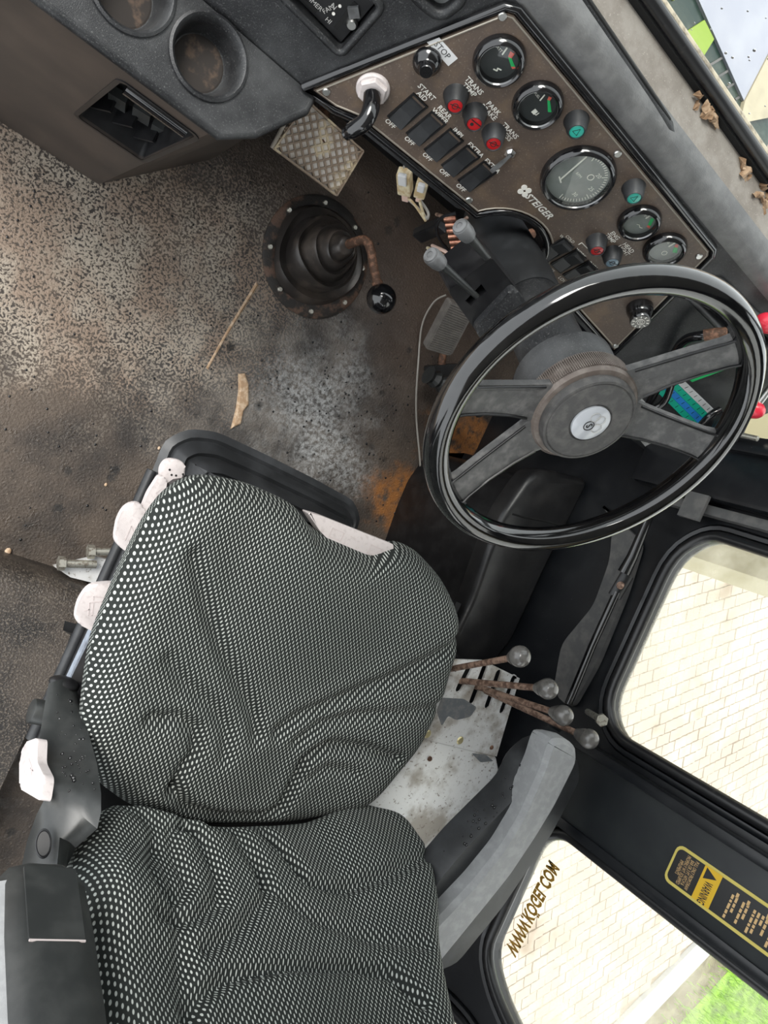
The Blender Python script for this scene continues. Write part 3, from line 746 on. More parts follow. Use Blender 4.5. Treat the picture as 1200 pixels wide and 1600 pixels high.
for k in range(31):
    t = math.radians(112-k*6.2); r0 = .78 if k%10 else .70
    obj('tick', strip(F, [(R*r0*math.cos(t), R*r0*math.sin(t)), (R*.87*math.cos(t), R*.87*math.sin(t))], .0009, .0022, .0027), 'print_white', g)
for k, s_ in ((9,'20'),(17,'25'),(25,'30')):
    t = math.radians(112-k*6.2); text(s_, .009, F, R*.62*1.0*math.cos(t)*1.55, R*.62*math.sin(t)*1.5, g, 'print_white', .0027) if 0 else text(s_, .0085, F, R*.60*math.cos(t), R*.60*math.sin(t), g, 'print_white', .0027)
text('RPM', .006, F, -.004, .004, g, 'print_white', .0027)
obj('symbol', tube([F(a, b, .0026) for a, b in circ(.010, .014, .0045, 16)], .0006, 6, close=True), 'print_white', g)
nd = needle(F, g, -.016,-.017,-.024,.030,.0018); obj('needle_tail', strip(F, [(-.021,-.016),(-.011,-.020)], .002, .004, .005), 'print_white', g)
F, g = gauge(999,351,.0262,'gauge_grey','small temperature gauge above the headlight lamps'); R = .026
obj('scale_band', prism([(.003,.017),(.008,.019),(.016,.009),(.012,.007)], F, .0022,.0028), 'green_print', g); obj('scale_band', prism([(.012,.007),(.016,.009),(.020,.005),(.014,.004)], F, .0022,.0028), 'red_print', g)
text('TEMP', .0055, F, -.010, .013, g, 'print_white', .003); needle(F, g, -.003,.012,-.004,.02)
obj('symbol', strip(F, [(.0,-.004),(.004,-.002),(.008,-.004),(.012,-.002)], .001, .0024, .003), 'print_white', g)
F, g = gauge(1039,393,.0270,'gauge_grey','small pressure gauge at the right end of the panel')
obj('scale_band', prism([(.0,.018),(.004,.02),(.009,.016),(.004,.013)], F, .0022,.0028), 'red_print', g); obj('scale_band', prism([(.004,.013),(.009,.016),(.018,.010),(.012,.006)], F, .0022,.0028), 'green_print', g)
text('OIL', .0055, F, -.011, .011, g, 'print_white', .003); needle(F, g, -.004,.008,-.005,.019)
obj('symbol', tube([F(a, b, .0026) for a, b in circ(.006, -.004, .004, 12)], .0005, 6, close=True), 'print_white', g)
def lamp(x, y, mt, lab, sym, H=.0195, r=.0116):
    a, b = PLF.px(x, y, H); F = PLF.at(a, b)
    l = obj('indicator_lamp', lathe(F, [(r+.0038,0),(r+.0026,.003),(r+.0004,H*.75),(r-.0018,H),(r-.0026,H),(r-.0032,H-.002)], 28, True, False), 'rubber', ip, smooth=40); l['label'] = lab
    obj('lens', lathe(F, [(r-.0031,H-.006),(r-.0031,H-.0015),(r-.0048,H-.001)], 24), mt, l, smooth=40)
    h = H-.0009
    if sym == 'tri': obj('lens_mark', tube([F(p[0], p[1], h) for p in ((-.004,-.003),(.004,-.003),(0,.005))], .0005, 5, close=True), 'print_black', l)
    elif sym == 'park': obj('lens_mark', strip(F, [(-.007,.002),(.007,.0035)], .0012, h, h+.0004), 'print_black', l); obj('lens_mark', lathe(F.at(-.002,-.002), [(.0022,h),(.0022,h+.0004)], 12), 'print_black', l)
    else: obj('lens_mark', tube([F(a_, b_, h) for a_, b_ in circ(0,0,.0035,14)], .0005, 5, close=True), 'print_black', l); obj('lens_mark', strip(F, [(-.006,-.002),(-.001,0),(.006,.003)], .0008, h, h+.0004), 'print_black', l)
lamp(711,167,'red_lens','red transmission temperature warning lamp','c'); lamp(741,195,'red_lens','red parking brake warning lamp','park'); lamp(771,226,'red_lens','red transmission pressure warning lamp','c')
lamp(901,207,'teal_lens','teal turn signal lamp beside the fuel gauge','tri'); lamp(991,311,'teal_lens','teal turn signal lamp beside the rev counter','tri')
lamp(933,393,'red_lens','red engine warning lamp','c'); lamp(957,412,'blue_lens','dull blue headlight lamp','c')
def rocker(u, v, down=False):
    w, h = .0105, .0205; F = PLF.at(u, v)
    s_ = obj('rocker_switch', plate(rect(-w-.002,-h-.002,w+.002,h+.002), [rect(-w,-h,w,h)], F, 0, .0022), 'satin_black', ip)
    prof = [(-h,.003),(-.002,.0012),(h-.004,.008),(h,.008),(h,-.004),(-h,-.004)] if down else [(-h,.007),(-.002,.0018),(h-.006,.001),(h,-.002),(h,-.004),(-h,-.004)]
    obj('rocker', loft([[F(x, b, c) for b, c in prof] for x in (-w+.0006, w-.0006)]), 'rubber', s_)
SW = [.3975+.0318*k for k in range(5)]; SV = .0655
for u in SW: rocker(u, SV)
for u in (.697,.727,.757): rocker(u, .0655, True)
TS = .0088
for (x, y), s_ in zip(((663,147),(691,178),(716,208),(743,234),(769,259)), ('START\nAID','REAR\nWIPER','IMPL','EXTRA','EXTRA')):
    text(s_, TS, PLF, *PLF.px(x, y), ip, bold=.00015)
for x, y in ((610,193),(640,220),(668,245),(694,270),(720,293)): text('OFF', TS, PLF, *PLF.px(x, y), ip, bold=.00015)
text('COLD\nWEATHER', .0066, PLF, *PLF.px(888,375), ip); text('WORK', TS*.8, PLF, *PLF.px(907,395), ip, bold=.00015); text('DASH', TS*.8, PLF, *PLF.px(926,414), ip, bold=.00015)
obj('bracket_mark', strip(PLF, [PLF.px(904,382), PLF.px(909,379), PLF.px(918,388)], .0011, 0, .0005), 'print_white', ip)
for u, s_ in ((.697,'OFF'),(.727,'OFF'),(.757,'LOW')): text(s_, TS*.9, PLF, u-.002, SV-.029, ip)
for x, y, s_ in ((737,137,'TRANS\nTEMP'),(767,172,'PARK\nBRAKE'),(793,207,'TRANS\nPRESS'),(957,370,'ENG\nTEMP'),(978,389,'HEAD\nLIGHT')):
    a, b = PLF.px(x, y); text(s_, TS, PLF, a, b, ip, bold=.00015)
a, b = PLF.px(842,322); text('STEIGER', .0135, PLF, a, b, ip, shear=.25, bold=.0004, space=1.08)
a, b = PLF.px(819,298)
for dx, dy in ((-.0045,.0035),(.0035,.0045),(-.0025,-.004),(.0055,-.003)): obj('logo_dot', lathe(PLF.at(a+dx, b+dy), [(.004,0),(.004,.0008)], 14), 'print_white', ip)
# key switch, stop knob, toggle, blower knob
a, b = PLF.px(583,138); F = PLF.at(a, b)
ks = obj('key_switch', lathe(F, [(.0200,0),(.0200,.003),(.0185,.005),(.0175,.005)], 28), 'white_plastic', ip, smooth=40)
obj('hex_nut', lathe(F, [(.0178,.004),(.0178,.009),(.0160,.011),(.010,.011)], 6), 'white_plastic', ks)
p = [F(0,0,.012), F(.003,-.003,.030), F(.004,-.012,.042), F(.001,-.026,.045), F(-.001,-.040,.044)]
obj('key_handle', tube(smooth_path(p, 5), lambda t: .0105-.001*t if t < .9 else .0075, 12, sx=1.0), 'gloss_black', ks, smooth=60)
a, b = PLF.px(667,100,.006); F = PLF.at(a, b)
obj('stop_knob', lathe(F, [(.0165,0),(.0165,.003),(.0160,.006),(.0105,.010),(.0085,.012),(.0085,.018),(.0072,.020),(.0056,.020)], 30), 'gloss_black', ip, smooth=45)
a, b = PLF.px(691,78); st = obj('stop_label', prism(rect(-.0185,-.0068,.0185,.0068), PLF.at(a, b, 0, -.04), 0, .0006), 'sticker_white', ip); text('STOP', .0095, PLF.at(a, b, 0, -.04), 0, 0, st, 'print_black', .0009)
a, b = PLF.px(797,238); F = PLF.at(a, b); tg = obj('toggle_switch', lathe(F, [(.0075,0),(.0075,.003),(.0055,.005),(.004,.006)], 6), 'chrome', ip)
obj('bat', loft([[F(x*w-.001*k, -.008*k+c*t_, .006+.003*k) for x, c in ((-1,-1),(1,-1),(1,1),(-1,1))] for k, w, t_ in ((0,.0015,.0015),(1.2,.003,.0018),(2.6,.0036,.002),(3.2,.003,.0015))]), 'cap_grey', tg)
a, b = PLF.px(1000,490,.012); F = PLF.at(a, b); bk = obj('blower_knob', lathe(F, [(.0205,0),(.0200,.008),(.0170,.015),(.0160,.018),(.0158,.027),(.0145,.0285)], 30), 'gloss_black', ip, smooth=45)
for k in range(10):
    t = math.radians(36*k); obj('tick', strip(F, [(.0092*math.cos(t), .0092*math.sin(t)), (.013*math.cos(t), .013*math.sin(t))], .0013, .0285, .029), 'print_white', bk)
obj('spiral', tube([F(.0075*k/30*math.cos(k*.55), .0075*k/30*math.sin(k*.55), .029) for k in range(31)], .0004, 5), 'print_white', bk)
# ================================================================== steering wheel
TW = math.radians(34.3); WC = V((.674,.208,.889))
WH = Fr(WC, (1,0,0), (0, math.cos(TW), math.sin(TW)))
sw = thing('steering_wheel', 'glossy black steering wheel with four spokes and round hub', 'steering wheel', WC)
RM, RT = .1895, .0155
bm = bmesh.new(); NR, NS = 96, 20; L_ = []
for i in range(NR):
    t = 2*math.pi*i/NR; L_.append([])
    for j in range(NS):
        s_ = 2*math.pi*j/NS; rr = RT*(1 - (.16 if j in (9,) else 0) - (.10 if j in (11,) else 0)); r = RM+rr*math.cos(s_)
        L_[-1].append(bm.verts.new(WH(r*math.cos(t), r*math.sin(t), rr*1.05*math.sin(s_))))
for i in range(NR):
    for j in range(NS): bm.faces.new((L_[i][j], L_[(i+1)%NR][j], L_[(i+1)%NR][(j+1)%NS], L_[i][(j+1)%NS]))
obj('rim', bm, 'rim_black', sw, smooth=80)
for t in (70, -160, -114, 22):
    F = WH.at(0, 0, 0, math.radians(t)); rings = []
    for r, w, h in ((.050,.030,-.036),(.075,.0245,-.034),(.10,.022,-.029),(.135,.0205,-.020),(.165,.0205,-.010),(.182,.024,-.004)):
        rings.append([F(r, -w, h-.004), F(r, -w, h+.006), F(r, -w+.004, h+.0075), F(r, w-.004, h+.0075), F(r, w, h+.006), F(r, w, h-.004)])
    s_ = obj('spoke', loft(rings), 'wheel_spoke', sw, smooth=35)
    for sg in (-1, 1):
        pth = [F(r, sg*(w-.002), h+.0078) for r, w, h in ((.070,.025,-.035),(.10,.022,-.029),(.135,.0205,-.020),(.165,.0205,-.010),(.176,.022,-.006))]
        obj('spoke_piping', tube(pth, .0018, 6), 'satin_black', s_, smooth=60)
obj('hub_ring', lathe(WH, [(.055,-.062),(.064,-.058),(.0675,-.050),(.0685,-.040),(.0668,-.028),(.0640,-.024),(.058,-.0225)], 56), 'knurl_brown', sw, smooth=40)
bm = bmesh.new()
for k in range(170):
    t = 2*math.pi*k/170; F = WH.at(0,0,0,t); box(F, .0670, -.0006, -.054, .0690, .0006, -.029, bm)
kn = obj('hub_knurling', bm, 'knurl_brown', sw)
obj('horn_cap', lathe(WH, [(.0585,-.024),(.0590,-.016),(.0572,-.0115),(.0545,-.0108),(.0535,-.0118),(.0520,-.0102),(.027,-.0085),(.0255,-.0105),(.002,-.0105)], 56), 'wheel_grain', sw, smooth=35)
em = obj('emblem', lathe(WH, [(.0242,-.0106),(.0242,-.0075),(.0225,-.0062),(.001,-.0058)], 40), 'emblem_white', sw, smooth=40)
FE = WH.at(.0, .0, -.0058, math.radians(-28))
for a, b in ((-.0085,.006),(.0,.011),(.0095,.0045)):
    obj('logo_ring', tube([FE(p[0], p[1], .0004) for p in circ(a, b, .0062, 20)], .0004, 5, close=True), 'print_grey', em)
obj('logo_ring', tube([FE(p[0], p[1], .0004) for p in circ(0, -.0035, .0064, 20)], .0006, 5, close=True), 'print_black', em)
text('S', .011, FE, 0, -.0035, em, 'print_black', .0005, bold=.0004)
# ================================================================== steering column with stalk switch
P0 = WH(0,0,-.058); q = PLF.px(784,386,-.03); P1 = PLF(q[0], q[1], -.03); cdir = (P1-P0).normalized()
CL = (P1-P0).length
CF = Fr(P0, (1,0,0), V((0,0,1)) - cdir*cdir.z)
CF.n = -cdir; CF.x = V((1,0,0)); CF.y = CF.n.cross(CF.x)
sc_ = thing('steering_column', 'black steering column with stalk switch housing below the wheel', 'steering column', P1)
obj('column_tube', lathe(CF, [(.044,-.02),(.044,-.10),(.043,-CL*.62)], 36), 'black_plastic', sc_, smooth=40)
obj('column_dome', lathe(CF, [(.055,-.002),(.063,-.012),(.064,-.045),(.058,-.052),(.05,-.055)], 36), 'black_plastic', sc_, smooth=40)
obj('column_boot', lathe(CF, [(.0450,-CL*.56),(.0468,-CL*.60),(.0458,-CL*.62),(.0475,-CL*.68),(.0465,-CL*.85),(.044,-CL-.02),(.036,-CL-.09)], 36), 'rubber', sc_, smooth=30)
kp = WH(0,0,-.21); 
def col(x, y, k): return onp(x, y, WH(0,0,-k), WH.n)
HB = [col(x, y, .185) for x, y in ((700,455),(768,402),(822,470),(757,536))]
cen = sum(HB, V())/4; ex = (HB[2]-HB[1]+HB[3]-HB[0]).normalized(); ey = (HB[1]-HB[0]).normalized()
FB = Fr(cen, ex, ey); hb = [((p-cen).dot(FB.x), (p-cen).dot(FB.y)) for p in HB]
if FB.n.dot(C0-cen) < 0: FB = Fr(cen, -ex, ey); hb = [((p-cen).dot(FB.x), (p-cen).dot(FB.y)) for p in HB]
sl = [(p-cen) for p in (col(727,470,.185), col(752,444,.185), col(760,455,.185), col(736,478,.185))]; sl = [(p.dot(FB.x), p.dot(FB.y)) for p in sl]
hs = obj('switch_housing', plate(roundpoly(hb, .006), [sl], FB, -.07, 0), 'satin_black', sc_)
obj('housing_top', prism(roundpoly([lerp(hb[0],hb[3],.62), lerp(hb[1],hb[2],.55), hb[2], hb[3]], .01), FB, -.002, .012, bevel=.006), 'black_plastic', sc_, smooth=40)
obj('housing_back', prism(inset(hb, .004), FB, -.072, -.03), 'void_black', sc_)
def stalk(b, k0, t, k1, kx):
    A = col(*b, k0); B = col(*t, k1); d = (B-A).normalized(); s_ = obj('stalk', tube([A-d*.01, A+(B-A)*.5, B], lambda u: .0035+.0028*u, 10), 'grey_plastic', sc_, smooth=60)
    F = Fr(B, d.orthogonal(), d.cross(d.orthogonal())); F.n = d; F.y = F.n.cross(F.x)
    obj('stalk_knob', lathe(F, [(.006,-.012),(.0088,-.0105),(.0102,-.004),(.0104,.009),(.0096,.0115),(.0086,.011),(.008,.013),(.004,.0135),(.0036,.0122),(.001,.0122)], 28), 'cap_grey', s_, smooth=40)
    return s_, A, B
s1, A, B = stalk((744,462), .19, (681,406), .165, 0)
side = (B-A).cross(C0-A).normalized(); FM = Fr(A+(B-A)*.62+ (C0-A).normalized()*.0068, (B-A), side); 
for k in range(4): obj('printed_mark', box(FM, -.010+k*.006, -.002, 0, -.007+k*.006, .002, .0004), 'print_white', s1)
s2, A, B = stalk((782,428), .20, (726,362), .175, 0)
# ================================================================== copper contacts behind the stalks
ct = thing('copper_contacts', 'row of copper contact strips exposed under the panel cutout', 'contacts', PLF(*PLF.px(712,372,-.05), -.05))
obj('contact_hole_rim', tube(smooth_path([PLF(*PLF.px(x, y, -.045), -.045) for x, y in ((712,333),(690,340),(682,358),(690,378),(704,394))], 4), .0025, 6), 'satin_black', ct, smooth=60)
for k in range(6):
    x, y = 698+k*2.2, 342+k*9; c = PLF(*PLF.px(x, y, -.05), -.05); d = (PLF(*PLF.px(x+14, y-1, -.05), -.05)-c)
    obj('contact_strip', tube([c-d*.3, c+d*.5, c+d], .0038, 8), 'copper', ct, smooth=60)
for k, (x, y) in enumerate(((712,396),(720,392),(730,340))):
    c = PLF(*PLF.px(x, y, -.048), -.048); obj('contact_wire', tube(smooth_path([c, c+V((.004,-.004,-.02)), c+V((.002,.004,-.05)), c+V((.01,.02,-.10))], 4), .0028, 6), ('connector','wire_pink','rust_rod')[k], ct, smooth=60)
# ================================================================== pedals
def quad_pt(Q, s, t): return Q[0]*(1-s)*(1-t)+Q[1]*s*(1-t)+Q[2]*s*t+Q[3]*(1-s)*t
M('pedal_base', (.85,.82,.77), (.65,.58,.5), 30, (.5,.7), .5); M('pedal_ridge', (.3,.23,.17), (.6,.5,.34), 14, (.52,.6), .55)
pd = thing('tread_pedal', 'square metal pedal with diamond grid tread under the dash', 'pedal', onz(500,240,0))
Q = [onz(428,232,.12), onz(525,305,.12), onz(567,236,.145), onz(480,158,.145)]
ex = (Q[1]-Q[0]); FP = Fr(Q[0], ex, Q[3]-Q[0]); qq = [((p-Q[0]).dot(FP.x), (p-Q[0]).dot(FP.y)) for p in Q]
obj('pedal_plate', prism(qq, FP, -.012, -.004), 'pedal_base', pd)
pw, ph = qq[1][0], qq[2][1]; bm = bmesh.new(); d = .0186
def clip(c, sg):
    pts = []
    for a in (0, pw):
        b = (c - a)*1 if sg > 0 else (a - c)
        if 0 <= b <= ph: pts.append((a, b))
    for b in (0, ph):
        a = c - b if sg > 0 else c + b
        if 0 < a < pw: pts.append((a, b))
    return pts[:2]
for k in range(1, 40):
    for sg in (1, -1):
        c = k*d if sg > 0 else k*d-ph-.02
        pts = clip(c, sg)
        if len(pts) == 2 and math.hypot(pts[0][0]-pts[1][0], pts[0][1]-pts[1][1]) > .004: strip(FP, pts, .0034, -.005, .0015, bm)
for e in ((qq[0],qq[1]),(qq[1],qq[2]),(qq[2],qq[3]),(qq[3],qq[0])): strip(FP, e, .003, -.006, .006, bm)
obj('tread_grid', bm, 'pedal_ridge', pd)
obj('pedal_arm', tube([FP(pw*.5, ph*.6, -.01), FP(pw*.5, ph*1.1, -.06), FP(pw*.5, ph*1.5, -.09)], .012, 8), 'rust', pd, smooth=60)
ed = obj('pedal_side', tube([FP(-.004,-.002,0), FP(-.006,ph*.5,.004), FP(-.004,ph+.004,.004)], .004, 6), 'edge_trim', pd, smooth=60)
def pad(name, label, pts, z, mat, ribs, zt=None):
    Qp = [onz(x, y, zz) for (x, y), zz in zip(pts, (z, z, zt or z, zt or z))]; t_ = thing(name, label, 'pedal', V((Qp[0].x, Qp[0].y, 0)))
    F = Fr(Qp[0], Qp[1]-Qp[0], Qp[3]-Qp[0]); q_ = [((p-Qp[0]).dot(F.x), (p-Qp[0]).dot(F.y)) for p in Qp]
    obj('pedal_pad', prism(roundpoly(q_, .008), F, -.016, 0, bevel=.003), mat, t_)
    bm = bmesh.new()
    for k in range(ribs):
        u = (k+.7)/(ribs+.4); strip(F, [lerp(lerp(q_[0],q_[3],u), lerp(q_[1],q_[2],u), .08), lerp(lerp(q_[0],q_[3],u), lerp(q_[1],q_[2],u), .92)], .0022, 0, .0018, bm)
    if ribs: obj('pad_ribs', bm, mat, t_)
    m = lerp(q_[2], q_[3], .5); obj('pedal_arm', tube([F(m[0], m[1]-.02, -.012), F(m[0], m[1]+.08, -.02), F(m[0]-.02, m[1]+.2, .08)], .009, 8), 'rust', t_, smooth=60)
M('pedal_rubber', (.12,.11,.10), (.17,.155,.14), 60, (.4,.7), .55)
pad('ribbed_pedal', 'long grey ribbed rubber pedal under the steering column', ((664,545),(705,557),(742,488),(703,470)), .20, 'pedal_rubber', 22, .26)
pad('black_pedal', 'dark worn pedal half hidden below the ribbed pedal', ((672,602),(716,612),(722,568),(668,572)), .08, 'satin_black', 0, .08)
c0_, c1_ = onz(752,640,.12), onz(832,672,.12)
bm = lathe(Fr(c0_, (0,0,1), (0,1,0)), [((.014 if k%2 else .021), (c1_-c0_).length*k/16) for k in range(17)], 14)
hz_ = Fr(c0_, (0,0,1), V((0,1,0))); 
tag(obj('ribbed_hose', bm, 'grey_plastic', smooth=20), 'short ribbed grey hose on the floor behind the wheel hub', 'hose')
# ================================================================== gear lever
gc = V((.667,.452,0)); gl = thing('gear_lever', 'rusty bent gear lever with black ball knob and rubber boot', 'gear lever', gc)
FGc = Fr(gc, (1,0,0), (0,1,0))
obj('boot_ring', lathe(FGc, [(.124,0),(.124,.003),(.118,.006),(.100,.006)], 48), 'boot_ring', gl, smooth=40)
for k in range(8):
    t = math.radians(20+45*k); screw(FGc.at(.110*math.cos(t), .110*math.sin(t), .006), 0, 0, .0055, gl, 'zinc_bolt', 'bolt', .004)
prof = [(.102,.004),(.101,.016),(.094,.026),(.086,.020),(.078,.018),(.074,.034),(.072,.056),(.066,.062),(.058,.054),(.053,.062),(.050,.088),(.046,.094),(.040,.088),(.036,.094),(.034,.114),(.030,.118),(.025,.114),(.022,.118),(.019,.136),(.014,.140)]
apx = onz(541,384,.138); off = V((apx.x-gc.x, apx.y-gc.y, 0)); rings = []
for r, h in prof:
    s_ = (h/.138)**.8; rings.append([gc + off*s_ + V((r*math.cos(t)*(1+.05*math.sin(3*t+h*60)), r*math.sin(t)*(1+.05*math.sin(2*t+h*40)), h + .006*math.sin(3*t+1)*(1-s_)*(1 if h > .012 else 0))) for t in [2*math.pi*j/40 for j in range(40)]])
M('boot_rubber', (.028,.024,.022), (.075,.06,.05), 14, (.45,.7), .38, bump=.15, bs=200)
obj('rubber_boot', loft(rings, True, False, True), 'boot_rubber', gl, smooth=60)
path = smooth_path([onz(540,384,.125), onz(552,379,.155), onz(570,375,.185), onz(579,390,.20), onz(584,418,.215), onz(592,452,.235)], 5)
obj('lever_rod', tube(path, lambda u: .0095-.0015*u, 10), 'rust', gl, smooth=60)
obj('ball_knob', ball(onz(596,467,.24), .0285, 28), 'gloss_black', gl, smooth=80)
obj('knob_collar', tube([path[-3], path[-1]], .0105, 10), 'rust', gl, smooth=60)
# ================================================================== loose wiring
for k, (x, y, x2, y2) in enumerate(((631,262,634,306),(662,278,655,308))):
    A = ony(x, y, .50); B = ony(x2, y2, .49)
    t_ = thing('wire_connector', ('tan plastic plug connector dangling under the panel lip, longer one', 'tan plastic plug connector dangling under the panel lip, shorter one')[k], 'connector', B)
    d = (B-A); F = Fr(A+d*.5, d, V((1,0,0))); w = .011 if k == 0 else .009
    obj('plug_body', box(F, -d.length*.35, -w, -.009, d.length*.35, w, .009, bevel=.003), 'connector', t_)
    obj('plug_tip', box(F, d.length*.3, -w*.5, -.006, d.length*.62, w*.5, .006, bevel=.002), 'wire_pink', t_)
    obj('plug_latch', box(F, -d.length*.45, -w*.6, .006, -d.length*.1, w*.6, .013, bevel=.002), 'sticker_white', t_)
    Z = ony(668,342,.47)
    for j in range(2):
        obj('wire', tube(smooth_path([B+V((.004*j,0,-.003)), B+(Z-B)*.5+V((.01-.02*j,.0,.004*j)), Z+V((.004*j,0,-.01*j))], 6), .0022, 6), ('wire_grey','connector')[j], t_, smooth=60)
    obj('wire', tube(smooth_path([A, A+V((-.01,0,.02)), A+V((-.012,.03,.05))], 4), .0018, 6), 'wire_grey', t_, smooth=60)
q = ony(672,360,.475); t_ = tag(obj('fuse_holder', box(Fr(q, (1,0,0), (0,.3,1)), -.012,-.03,-.008,.012,.028,.008, bevel=.003), 'satin_black'), 'small black fuse holder hanging below the tan connectors', 'fuse holder')
pth = smooth_path([onz(x, y, z) for x, y, z in ((697,461,.05),(678,472,.03),(660,506,.012),(654,560,.006),(650,640,.006),(656,720,.006),(661,790,.006),(652,850,.006),(645,880,.006))], 6)
tag(obj('loose_cable', tube(pth, .0024, 6), 'wire_grey', smooth=60), 'thin grey cable trailing over the floor past the wheel rim', 'cable')
# ================================================================== operator seat
seat = thing('operator_seat', 'dark mesh fabric operator seat with white control tabs on black suspension base', 'seat', (.66,-.25,0))
ZC = .53; FCu = Fr((0,0,ZC), (1,0,0), (0,1,0))
def cp(*pts): return [tuple(onz(x, y, ZC)[:2]) for x, y in pts]
out = cp((140,1090),(152,1010),(198,900),(236,822),(272,772),(318,748),(400,762),(478,797),(492,828),(600,874),(625,852),(660,862),(700,905),(722,955),(716,1010),(692,1085),(655,1165),(606,1225),(565,1268))
out += cp((450,1297),(300,1298),(210,1275),(148,1230),(134,1150))
out = roundpoly(out, .02, 2)
G = [  # creases (pixel polylines on the cushion), depth, width
 (((292,860),(312,930),(340,1010),(372,1070),(390,1110),(392,1140)), .012, .012),
 (((712,985),(655,1020),(590,1055),(520,1085),(455,1112),(425,1135)), .012, .012),
 (((690,1090),(620,1098),(550,1108),(490,1122),(455,1150)), .010, .011),
 (((255,1020),(285,1060),(325,1095),(345,1130),(340,1170)), .009, .011),
 (((228,1112),(270,1112),(297,1128),(296,1160),(272,1195),(264,1225)), .013, .010),
 (((264,1225),(285,1252),(340,1268),(400,1270),(430,1255),(448,1220),(470,1175),(505,1155),(560,1158),(600,1170)), .015, .011),
 (((470,1210),(500,1190),(540,1195)), .006, .010)]
G = [(cp(*[(x, y) for x, y in p]), d, w) for p, d, w in G]
lob = [(cp((345,1190))[0], .09, .012), (cp((600,1120))[0], .08, .010), (cp((250,1160))[0], .06, .010), (cp((470,930))[0], .17, .012), (cp((560,1215))[0], .07, .008)]
def hcush(a, b):
    h = .022
    for p, d, w in G:
        ds, sd_ = seg_dist((a, b), p); 
        if ds < w*4: h -= 1.05*d*math.exp(-(ds/(w*.85))**2) - .15*d*math.exp(-((ds-w*1.9)/(w*1.1))**2)
    for (x, y), r, k in lob:
        q_ = ((a-x)**2+(b-y)**2)/r**2
        if q_ < 1: h += k*(1-q_)**2
    h += .012*max(0, abs(a-.66)-.15)/.1
    return h
cush = pillow('cushion', FCu, out, hcush, .085, 'seat_fabric', seat, 220, 72, .06, .06)
# backrest
REC = math.radians(14); BO = V((.66,-.495,.565))
FBk = Fr(BO, (1,0,0), (0,-math.sin(REC), math.cos(REC)))
if FBk.n.y < 0: FBk.n = -FBk.n
# (x right, up the back) with normal towards the wheel: mirror a so the frame stays right handed
FBk = Fr(BO, (-1,0,0), (0,-math.sin(REC), math.cos(REC)))
def bp(*pts): return [FBk.px(x, y) for x, y in pts]
left = bp((165,1238),(140,1290),(122,1360),(118,1420),(128,1510),(140,1590)); right = bp((560,1278),(610,1300),(652,1365),(676,1440),(684,1510))
bo = left + [(.22,.40),(.17,.50),(0,.53),(-.17,.50),(-.24,.40)] + [(min(-.262, p[0]) if i > 2 else p[0], p[1]) for i, p in enumerate(right)][::-1] + bp((558,1270),(470,1280),(330,1281),(225,1262))
bo = roundpoly(bo, .025, 2)
GB = [
 (((232,1335),(222,1375),(240,1420),(272,1420),(282,1398),(262,1350),(258,1312),(285,1302)), .010, .010),
 (((285,1302),(308,1330),(330,1380),(332,1425),(295,1450),(235,1452)), .012, .012),
 (((325,1302),(360,1310),(400,1370),(405,1420),(360,1470),(310,1500)), .010, .011),
 (((405,1315),(430,1340),(470,1390),(520,1404),(580,1398),(640,1380)), .013, .011),
 (((360,1330),(420,1410),(480,1450),(560,1480),(640,1510)), .008, .012),
 (((285,1610),(300,1575),(345,1545),(430,1532),(540,1525),(600,1540),(640,1590)), .013, .010),
 (((195,1270),(230,1300),(255,1400),(270,1480),(275,1560),(280,1610)), .010, .014)]
GB = [(bp(*p), d, w) for p, d, w in GB]
lobB = [(bp((540,1340))[0], .09, .014), (bp((190,1420))[0], .09, .016), (bp((450,1590))[0], .11, .010)]
def hback(a, b):
    h = .02
    for p, d, w in GB:
        ds, sd_ = seg_dist((a, b), p)
        if ds < w*4: h -= 1.0*d*math.exp(-(ds/(w*.85))**2) - .15*d*math.exp(-((ds-w*1.9)/(w*1.1))**2)
    for (x, y), r, k in lobB:
        q_ = ((a-x)**2+(b-y)**2)/r**2
        if q_ < 1: h += k*(1-q_)**2
    h += .03*max(0, abs(a)-.16)/.1
    return h
pillow('backrest', FBk, bo, hback, .10, 'seat_fabric', seat, 220, 72, .06, .03)
obj('seat_gap_light_block', box(WF, .45,-.56,.40,.90,-.44,.505, bevel=.01), 'void_black', seat)  # black box added to stop light leaking between cushion and backrest
obj('back_shell', prism(roundpoly([(-.20,.0),(.20,.0),(.22,.4),(.15,.5),(-.15,.5),(-.22,.4)], .05), FBk, -.16, -.095, bevel=.02), 'satin_black', seat, smooth=40)
# suspension base with stepped rubber skirt
FB0 = Fr((0,0,0), (1,0,0), (0,1,0))
zs = .30
a0 = onz(250,690,zs); 
base = [tuple(onz(x, y, zs)[:2]) for x, y in ((245,735),(262,690),(300,672),(345,677),(420,712),(500,752),(560,785),(572,815))]
base = base + [(.86,-.12),(.86,-.52),(.44,-.52)]
base = roundpoly(base, .015, 2)
steps = [(.13,.02),(.13,.10),(.11,.13),(.12,.17),(.085,.20),(.085,.235),(.03,.262),(.0,.282),(.012,.290),(.018,.286),(.022,.296),(.034,.312),(.040,.306),(.044,.330),(.058,.352),(.062,.346),(.066,.40),(.072,.42)]
obj('rubber_skirt', loops(FB0, [(inset(base, d), z) for d, z in steps], True, False), 'rubber', seat, smooth=50)
obj('base_plate', prism(rrect(.60,-.46,.84,-.12,.02), FB0, .0, .02), 'satin_black', seat)
obj('seat_pan', prism(roundpoly([(.425,-.06),(.90,-.055),(.90,-.48),(.42,-.48)], .03), FB0, .40, .445), 'satin_black', seat)
